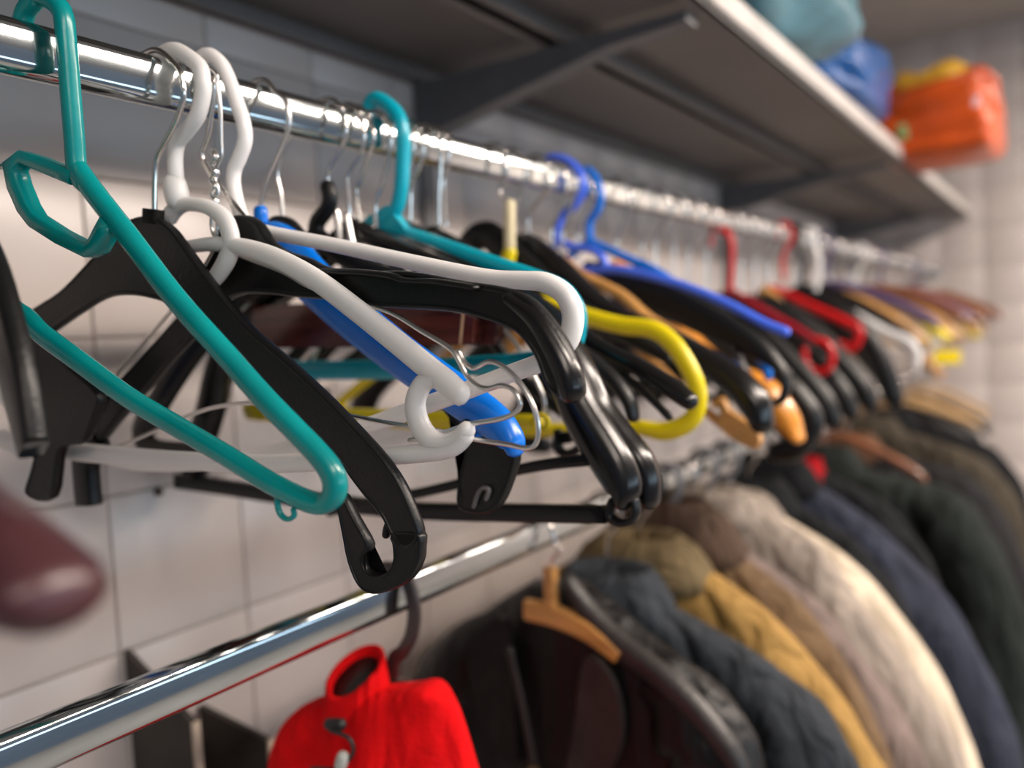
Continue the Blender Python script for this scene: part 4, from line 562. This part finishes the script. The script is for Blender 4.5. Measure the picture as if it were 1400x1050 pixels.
# ------------------------------------------------------------------ garments on the lower rail
def ell(cx, cy, z, a, b, n=28, fold=0, ph=0, k=5, pw=.8):
    out = []
    for q in range(n):
        t = 2*math.pi*q/n; c, s = math.cos(t), math.sin(t)
        x = math.copysign(abs(c)**pw, c)*a; y = math.copysign(abs(s)**pw, s)*b
        f = fold*math.sin(k*x/.1+ph) + fold*.6*math.sin(k*1.7*x/.1+ph*2.3)
        out.append((cx+x, cy+y+math.copysign(1, s)*f*abs(s), z))
    return out
def garment(name, label, cat, y, phi, mt, out, th=.036, sl=.055, collar=None, ca=.085, ch=.022, sleeves=True, seed=0, Wd=.20, down=.62):
    """out: right-hand outline (s, t) from the neck over the shoulder and down the outer sleeve"""
    root = empty(name, (RX, y, LZ), math.radians(phi), label, cat)
    out = catmull(out, 5); drop = out[0][1]
    def half(z):
        for (a, ta), (b, tb) in zip(out, out[1:]):
            if ta >= z >= tb: return a+(b-a)*(ta-z)/max(1e-6, ta-tb)
        return out[0][0] if z > drop else out[-1][0]
    sh = [p for p in out if p[0] <= Wd] or out[:2]; zsh = sh[-1][1]
    def body(bm):
        rings = []; n = 9
        for i in range(n+1):
            u = i/n; z = drop+(zsh-drop)*u**1.3; a = max(.03, min(Wd, half(z)))
            rings.append(ell(0, 0, z, a, .018+(th-.018)*min(1, .35+u), fold=.002+.003*u, ph=seed, k=3))
        for i in range(1, 16):
            u = i/15; z = zsh-.012-u*down
            a = Wd*(1-.06*min(1, u*4))*(1+.03*math.sin(u*5+seed))
            rings.append(ell(.004*math.sin(u*7+seed), 0, z, a, th*(1+.35*min(1, u*2)), fold=.005+.011*u, ph=seed+u*2.2, k=3.2))
        loft(bm, rings)
    part('body', root, mt, body)
    if sleeves:
        s0 = [p for p in out if p[0] > Wd*.45]; e = s0[-1]
        s0 = s0+[(e[0]+.004, e[1]-.07), (e[0]+.002, e[1]-.14), (e[0]-.006, e[1]-.22), (e[0]-.016, e[1]-.30)]
        for s in (1, -1):
            def sleeve(bm, s=s):
                rings = []; n = 18; m = len(s0)
                for i, (x, z) in enumerate(s0):
                    a = s0[max(0, i-1)]; b = s0[min(m-1, i+1)]; dx, dz = b[0]-a[0], b[1]-a[1]; l = math.hypot(dx, dz); nx, nz = -dz/l, dx/l
                    u = i/(m-1); r = sl*min(1, .32+2.2*u)*(1-.18*u)*(1+.035*math.sin(i*1.3+seed)+.03*math.sin(i*2.3+seed*2))
                    cx, cz = x-nx*r, z-nz*r
                    ring = []
                    for q in range(n):
                        t = 2*math.pi*q/n; rr = r*(1+.04*math.sin(3*t+i*.45+seed)+.025*math.sin(5*t-i*.8+seed))
                        yy = math.sin(t)*min(rr*.85, th*1.35)
                        ring.append((s*(cx+nx*rr*math.cos(t)), yy, cz+nz*rr*math.cos(t)))
                    rings.append(ring)
                loft(bm, rings)
            part('sleeve', root, mt, sleeve)
    if collar:
        def coll(bm):
            z = drop; rings = [ell(0, 0, z-.02, .040, .022, pw=1), ell(0, .002, z+ch*.6, .043, .026, pw=1), ell(0, .003, z+ch, .047, .030, fold=.002, ph=seed, pw=1), ell(0, .003, z+ch+.003, .052, .035, pw=1),
                 ell(0, .002, z+ch*.2, ca*.80, .042, fold=.003, ph=seed), ell(0, 0, z-.022, ca, .048, fold=.004, ph=seed+1), ell(0, 0, z-.040, ca*1.04, .050, fold=.005, ph=seed+2), ell(0, 0, z-.044, ca*.95, .040, fold=.004, ph=seed+2)]
            loft(bm, rings, False)
        part('collar', root, collar, coll)
    return root
def garment_hanger(y, mt, hook_mt, label, phi=0, hw=.0036, name='plastic_hanger', half=.15):
    d = generic(name, mt, hook_mt, hw=hw, half=half, fall=.075, wid=.014, dep=.014, neck=.095)
    return make_hanger(dict(d, a=phi, l=label), (RX, y, LZ))
mat('red_lining', (.30, .004, .008), .8, spec=.1)
LEATHER = [(.035, -.062), (.075, -.086), (.10, -.104), (.145, -.126), (.188, -.162), (.210, -.205), (.222, -.29), (.228, -.40)]
SLATE = [(.03, -.085), (.063, -.106), (.145, -.138), (.215, -.176), (.252, -.218), (.274, -.26), (.292, -.34), (.30, -.44)]
GOLD = [(.03, -.070), (.09, -.090), (.165, -.139), (.219, -.200), (.256, -.250), (.288, -.31), (.305, -.40)]
CAMEL = [(.03, -.062), (.08, -.085), (.15, -.130), (.20, -.185), (.24, -.25), (.265, -.32), (.28, -.42)]
ROSE = [(.03, -.080), (.09, -.108), (.16, -.150), (.215, -.210), (.262, -.275), (.295, -.345), (.31, -.44)]
TAUPE = [(.03, -.048), (.08, -.064), (.147, -.098), (.20, -.165), (.25, -.235), (.293, -.30), (.33, -.37), (.345, -.47)]
CREAM = [(.04, -.070), (.089, -.095), (.15, -.128), (.199, -.168), (.263, -.252), (.314, -.345), (.339, -.43), (.345, -.52)]
NAVY = [(.035, -.062), (.09, -.092), (.173, -.150), (.259, -.240), (.319, -.340), (.365, -.455), (.38, -.56)]
PINE = [(.035, -.095), (.09, -.120), (.184, -.138), (.262, -.164), (.32, -.25), (.355, -.36), (.37, -.48)]
INK = [(.03, -.075), (.09, -.10), (.16, -.14), (.21, -.20), (.25, -.28), (.27, -.40)]
OLIVE = [(.035, -.085), (.10, -.105), (.19, -.135), (.265, -.170), (.325, -.26), (.355, -.37), (.37, -.5)]
G = [
 ('jacket', 'black leather jacket hung open on an orange wooden hanger, next after the red fleece', .757, -2, 'leather_black', LEATHER, dict(th=.032, sl=.05, seed=1, Wd=.185)),
 ('jacket', 'dark slate grey jacket right behind the black leather one', .865, 0, 'slate', SLATE, dict(collar='slate', seed=2, ch=.012, ca=.075)),
 ('jacket', 'golden tan jacket with a soft folded collar', .95, 0, 'gold', GOLD, dict(collar='khaki', seed=3, ca=.092, ch=.016)),
 ('coat', 'camel brown coat with a dark brown turned-up collar', 1.04, 0, 'camel', CAMEL, dict(collar='umber', ch=.035, ca=.10, seed=4)),
 ('jacket', 'rose-beige jacket with a pale shoulder edge, between the golden and the taupe ones', 1.10, 0, 'rosebeige', ROSE, dict(collar='umber', seed=5)),
 ('coat', 'light taupe coat with soft vertical folds below its shoulder', 1.18, 0, 'taupe', TAUPE, dict(collar='taupe', seed=6, ch=.012)),
 ('coat', 'pale cream coat, the lightest garment on the rail', 1.27, 0, 'cream_cloth', CREAM, dict(collar='taupe', seed=7, ch=.010)),
 ('jacket', 'black jacket squeezed between the cream coat and the navy coat', 1.37, 0, 'ink', INK, dict(collar='ink', seed=8)),
 ('coat', 'wide navy coat with a full padded sleeve', 1.50, 0, 'navy', NAVY, dict(collar='ink', seed=9, sl=.075, th=.045)),
 ('jacket', 'black jacket with a red collar lining, just past the navy coat', 1.64, 0, 'ink', INK, dict(collar='red_lining', seed=10, ch=.012, ca=.062)),
 ('coat', 'dark pine green coat past the red-lined jacket', 1.88, 0, 'pine', PINE, dict(collar='pine', seed=11, sl=.075, th=.05, Wd=.22)),
 ('coat', 'charcoal coat behind the pine green one', 2.1, 2, 'charcoal', PINE, dict(collar='rust', seed=12, sl=.07, Wd=.22)),
 ('jacket', 'olive brown jacket, last but one of the clothes on the lower rail', 2.38, 0, 'olive', OLIVE, dict(collar='olive', seed=13, sl=.07, Wd=.22)),
 ('coat', 'black coat at the far end of the clothes, below the tan hangers', 2.6, 0, 'ink', OLIVE, dict(collar='ink', seed=14, Wd=.22)),
]
HK = [None, ('black', 'slate jacket'), ('black', 'golden jacket'), ('grey_plastic', 'camel coat'), ('black', 'rose-beige jacket'), ('grey_plastic', 'taupe coat'), ('grey_plastic', 'cream coat'), ('black', 'black jacket next to the cream coat'), ('grey_plastic', 'navy coat'), ('black', 'red-lined black jacket'), ('black', 'pine green coat'), ('black', 'charcoal coat'), ('black', 'olive brown jacket'), ('black', 'last black coat')]
for i, (n, lab, y, a, mt, out, kw) in enumerate(G):
    garment(n, lab, n, y, a, mt, out, **kw)
    if i:
        g = HK[i][0] == 'grey_plastic'
        garment_hanger(y, HK[i][0], HK[i][0] if g else 'steel', ('grey plastic' if g else 'black') + ' hanger inside the neck of the ' + HK[i][1], a, .010 if g else .004)
d = generic('wooden_hanger', 'brownwood', 'steel', half=.175, fall=.085, wid=.018, dep=.016, neck=.062)
make_hanger(dict(d, a=3, l='brown wooden hanger whose bare arm shows above the dark pine green coat'), (RX, 1.985, LZ))
# the bright wooden hanger inside the open leather jacket
wh = empty('wooden_hanger', (RX, .718, LZ), 0, 'flat orange wooden hanger showing in the neck of the black leather jacket', 'hanger')
part('hook', wh, 'steel', lambda bm: sweep(bm, catmull([(p[0]+(.012 if p[1] < -.02 else 0), p[1] if p[1] > -.02 else p[1]*.6, p[2]) for p in hook_pts(.0038, .066)], 3), seg=10))
part('shaft', wh, 'wood', lambda bm: sweep(bm, [(.0125, -.032, .0125), (.0115, -.074, .0125)], .012, 0, 1, seg=8), False)
part('bar', wh, 'wood', lambda bm: sweep(bm, catmull([(-.019, -.079, .021), (.012, -.081, .022), (.042, -.088, .021), (.062, -.097, .018), (.085, -.112, .014)], 4), .012, .0, 1, seg=8), False)
lj = bpy.data.objects['jacket']
part('lapel', lj, 'leather_edge', lambda bm: sweep(bm, catmull([(.030, -.045, .012), (.05, -.075, .024), (.082, -.102, .028), (.13, -.128, .026), (.165, -.155, .026), (.195, -.188, .022), (.206, -.22, .014)], 4), .022, -.030), True)
part('lapel', lj, 'leather_edge', lambda bm: plate(bm, catmull([(.055, -.115), (.085, -.135), (.09, -.19), (.065, -.235), (.02, -.255), (.035, -.2)], 4, True), .008, -.044), False)
part('lapel', lj, 'leather_black', lambda bm: plate(bm, catmull([(-.04, -.09), (-.085, -.125), (-.09, -.19), (-.04, -.25), (-.035, -.18)], 4, True), .008, -.044), False)
part('zip', lj, 'leather_edge', lambda bm: sweep(bm, catmull([(-.035, -.12, .008), (-.022, -.18, .008), (-.012, -.24, .008)], 4), .006, -.050), True)
part('zip_pull', lj, 'brass', lambda bm: sweep(bm, [(-.010, -.238, .011), (-.008, -.262, .012)], .007, -.054, 1, seg=8), True)

# small red fleece
rf = empty('fleece', (RX, .475, LZ), math.radians(8), 'bright red fleece with black drawcord, hung nearest on the lower rail', 'fleece')
def red_body(bm):
    key = [(-.058, .040, .054), (-.063, .020, .062), (-.073, -.030, .069), (-.085, -.066, .073), (-.10, -.088, .077), (-.118, -.101, .081), (-.15, -.110, .087), (-.25, -.118, .098), (-.4, -.124, .106), (-.56, -.126, .108)]
    rings = []
    for z, l, r in catmull(key, 4):
        u = min(1, max(0, (-z-.058)/.08)); c = (l+r)/2
        rings.append(ell(c, 0, z, (r-l)/2, .012+.026*u**.6+.01*min(1, max(0, -z-.1)/.3), 40, fold=.0015+.003*u, ph=2+z*14, k=4.4, pw=.85))
    loft(bm, rings)
part('body', rf, 'fleece_red', red_body)
def red_coll(bm):
    c = -.021
    def tr(z, a, b, k): return [(x, y, zz+(x-c)*.12+y*k-.3*max(0, -y-.012)) for x, y, zz in ell(c, 0, z, a, b, 28, pw=1)]
    loft(bm, [tr(-.098, .030, .030, 0), tr(-.080, .026, .028, .2), tr(-.062, .0245, .026, .45), tr(-.055, .0235, .025, .5), tr(-.053, .0205, .022, .5), tr(-.058, .0180, .020, .5), tr(-.088, .0165, .018, .1)], False)
part('collar', rf, 'fleece_red', red_coll)
part('collar_lining', rf, 'cord_black', lambda bm: loft(bm, [[(x, y, z+(x+.021)*.12+y*.5-.3*max(0, -y-.012)) for x, y, z in ell(-.021, 0, -.0605, .0178, .0198, 20, pw=1)], ell(-.021, 0, -.088, .0165, .018, 20, pw=1)]))
part('drawcord', rf, 'cord_black', lambda bm: sweep(bm, catmull([(-.016, -.084, .003), (.000, -.087, .003), (.004, -.096, .003), (-.003, -.106, .003), (-.014, -.114, .003), (-.030, -.116, .003)], 4), None, -.041, seg=8))
part('cord_eyelet', rf, 'cord_black', lambda bm: sweep(bm, [(-.022, -.083, .009), (-.012, -.082, .010)], .010, -.034, seg=8))
part('toggle', rf, 'clear_grey', lambda bm: sweep(bm, [(-.008, -.109, .010), (-.005, -.102, .010)], .009, -.042, seg=10))
part('cord_end', rf, 'cord_black', lambda bm: sweep(bm, [(-.018, -.115, .006), (-.034, -.117, .006)], .006, -.042, seg=8))
fh = empty('plastic_hanger', (RX, .50, LZ), math.radians(4), 'broad dark brown plastic hanger holding the red fleece', 'hanger')
mat('hanger_brown', (.05, .035, .032), .3)
part('hook', fh, 'hanger_brown', lambda bm: sweep(bm, catmull([(-.020, -.002, .011), (-.019, .010, .011), (-.012, .0195, .011), (-.001, .0218, .011), (.010, .019, .011), (.017, .006, .011), (.019, -.012, .011), (.015, -.030, .011), (.006, -.044, .011), (-.003, -.052, .013), (-.006, -.068, .014)], 4), .006, 0, 1, seg=8))
part('shoulder', fh, 'hanger_brown', lambda bm: sweep(bm, catmull([(-.07, -.105, .012), (-.04, -.090, .014), (-.006, -.075, .016), (.03, -.084, .014), (.055, -.098, .012)], 4), .010, -.0))

# ------------------------------------------------------------------ rails
def rail(z, label):
    r = empty('clothes_rail', (RX, 0, z), 0, label, 'rail')
    def tube(bm):
        prof = []
        for q in range(9):
            a = math.pi*q/8; prof.append((.0075*math.cos(a), .0078+.0072*math.sin(a)))
        for q in range(9):
            a = math.pi+math.pi*q/8; prof.append((.0075*math.cos(a), -.0078+.0072*math.sin(a)))
        loft(bm, [[(x, y, zz) for x, zz in prof] for y in (-.9, .4, 1.2, 2.4, 3.7)], True)
    t = part('tube', r, 'chrome', tube)
    me = t.data
    for p in me.polygons: p.use_smooth = len(p.vertices) == 4
    for yy in (3.709, -.9):
        part('end_socket', r, 'steel', lambda bm, yy=yy: box(bm, (-.013, yy-.008, -.024), (.013, yy+.008, .024), .003), False)
    return r
rail(RZ, 'chromed oval upper clothes rail carrying the coloured hangers')
rail(LZ, 'chromed oval lower clothes rail carrying the jackets')

# ------------------------------------------------------------------ shelf
sh = empty('wall_shelf', (0, 0, 1.88), 0, 'long grey steel shelf on wall brackets above the upper rail', 'shelf')
def pan(x0, x1):
    def f(bm):
        for ya, yb in ((-.9, .948), (.952, 2.158), (2.162, 3.712)):
            box(bm, (x0, ya, 0), (x1, yb, .004)); box(bm, (x0, ya, -.022), (x0+.004, yb, .001)); box(bm, (x1-.004, ya, -.022), (x1, yb, .001))
            box(bm, (x0, ya, -.022), (x0+.016, yb, -.019)); box(bm, (x1-.016, ya, -.022), (x1, yb, -.019))
    return f
part('shelf_panel', sh, 'shelf_steel', pan(.012, .232), False)
part('shelf_panel', sh, 'shelf_steel', pan(.240, .424), False)
part('front_lip', sh, 'shelf_lip', lambda bm: box(bm, (.4245, -.9, -.014), (.430, 3.712, .016), .002), False)
for yy in (-.28, .95, 2.16, 3.36):
    def br(bm, yy=yy):
        P = [(.006, -.022), (.405, -.0225), (.405, -.034), (.30, -.040), (.006, -.098)]
        A = [bm.verts.new((x, yy-.016, z)) for x, z in P]; B = [bm.verts.new((x, yy+.016, z)) for x, z in P]
        bm.faces.new(A); bm.faces.new(list(reversed(B)))
        for i in range(len(P)): bm.faces.new((A[i], B[i], B[(i+1) % 5], A[(i+1) % 5]))
    part('bracket', sh, 'bracket_steel', br, False)
    part('upright', sh, 'bracket_steel', lambda bm, yy=yy: box(bm, (.003, yy-.014, -.52), (.012, yy+.014, .3), .001), False)

# ------------------------------------------------------------------ bags on the shelf
def bag(name, label, mt, c, r, seed, sq=.75, flat=3.2, cr=1.0):
    root = empty(name, (c[0], c[1], c[2]-r[2]), 0, label, 'bag')
    def f(bm):
        rg = random.Random(seed); ph = [rg.uniform(0, 6) for _ in range(8)]; rings = []
        for i in range(25):
            v = -1+2*i/24; zz = math.copysign(abs(v)**.85, v); rad = max(.03, (1-abs(v)**flat))**.5
            ring = []
            for q in range(48):
                t = 2*math.pi*q/48; cx = math.copysign(abs(math.cos(t))**sq, math.cos(t)); cy = math.copysign(abs(math.sin(t))**sq, math.sin(t))
                k = rad*(1+cr*(.05*math.sin(5*t+ph[0]+3*v)+.045*abs(math.sin(4.5*t+ph[1]-5*v))+.035*math.sin(13*v+ph[2]+2*t)+.03*abs(math.sin(9*t+7*v+ph[4]))+rg.uniform(-.012, .012)))
                ring.append((r[0]*cx*k, r[1]*cy*k, r[2]*(1+zz)+.010*cr*math.sin(3*t+ph[3])*(zz+1)))
            rings.append(ring)
        loft(bm, rings)
    part('sack', root, mt, f)
    return root
b1 = bag('plastic_bag', 'crumpled pale blue plastic bag bulging over the shelf edge', 'bag_sky', (.355, 1.27, 2.045), (.135, .29, .155), 3, .7, 3.2, 1.5)
b2 = bag('plastic_bag', 'deep blue bag on the shelf between the pale blue and orange ones', 'bag_blue', (.365, 1.80, 1.972), (.085, .22, .083), 5, .7, 4, 1.2)
b3 = bag('plastic_bag', 'orange bag with a yellow top hanging over the shelf front', 'bag_orange', (.50, 2.34, 1.955), (.118, .15, .098), 8, .4, 7, .8)
part('yellow_top', b3, 'bag_yellow', lambda bm: loft(bm, [[(x, y, z+.012*math.sin(x*60)) for x, y, z in ell(0, 0, zz, a, b, 28, .006, 1, 4, .6)] for zz, a, b in ((.165, .108, .138), (.200, .104, .13), (.214, .085, .115), (.218, .03, .06))]))
part('printed_mark', b3, 'print_green', lambda bm: sweep(bm, [(-.075, .070, .036), (-.06, .070, .036)], .010, -.150, seg=12))
part('printed_mark', b3, 'print_white', lambda bm: sweep(bm, [(.078, .085, .024), (.081, .120, .024)], .010, -.148, seg=12))

# ------------------------------------------------------------------ dark boards against the wall
def board(y, prof, label):
    r = empty('dark_board', (.004, y, prof[-1][1]), 0, label, 'board')
    z0 = prof[-1][1]
    part('panel', r, 'board_dark', lambda bm: plate(bm, [(x, z-z0) for x, z in prof], .006), False)
    e = [p for p in prof if p[0] > .05]
    part('cut_edge', r, 'board_edge', lambda bm: box(bm, (e[0][0]+.0002, -.0035, e[1][1]-z0), (e[0][0]+.004, .0035, e[0][1]-z0)), False, 'pale raw cut edge')
board(.452, [(.002, 1.226), (.098, 1.175), (.098, .72), (.002, .72)], 'dark brown upright board nearest the left frame edge, under the lower rail')
board(.527, [(.002, 1.142), (.105, 1.128), (.105, .70), (.002, .70)], 'dark brown upright board beside the red fleece, with a pale cut edge')

for a, b in (('zip_pull', 'zip'), ('toggle', 'drawcord'), ('cord_end', 'drawcord'), ('collar_lining', 'collar')):
    bpy.data.objects[a].parent = bpy.data.objects[b] if a != 'collar_lining' else [c for c in rf.children if c.name.startswith('collar') and 'lining' not in c.name][0]
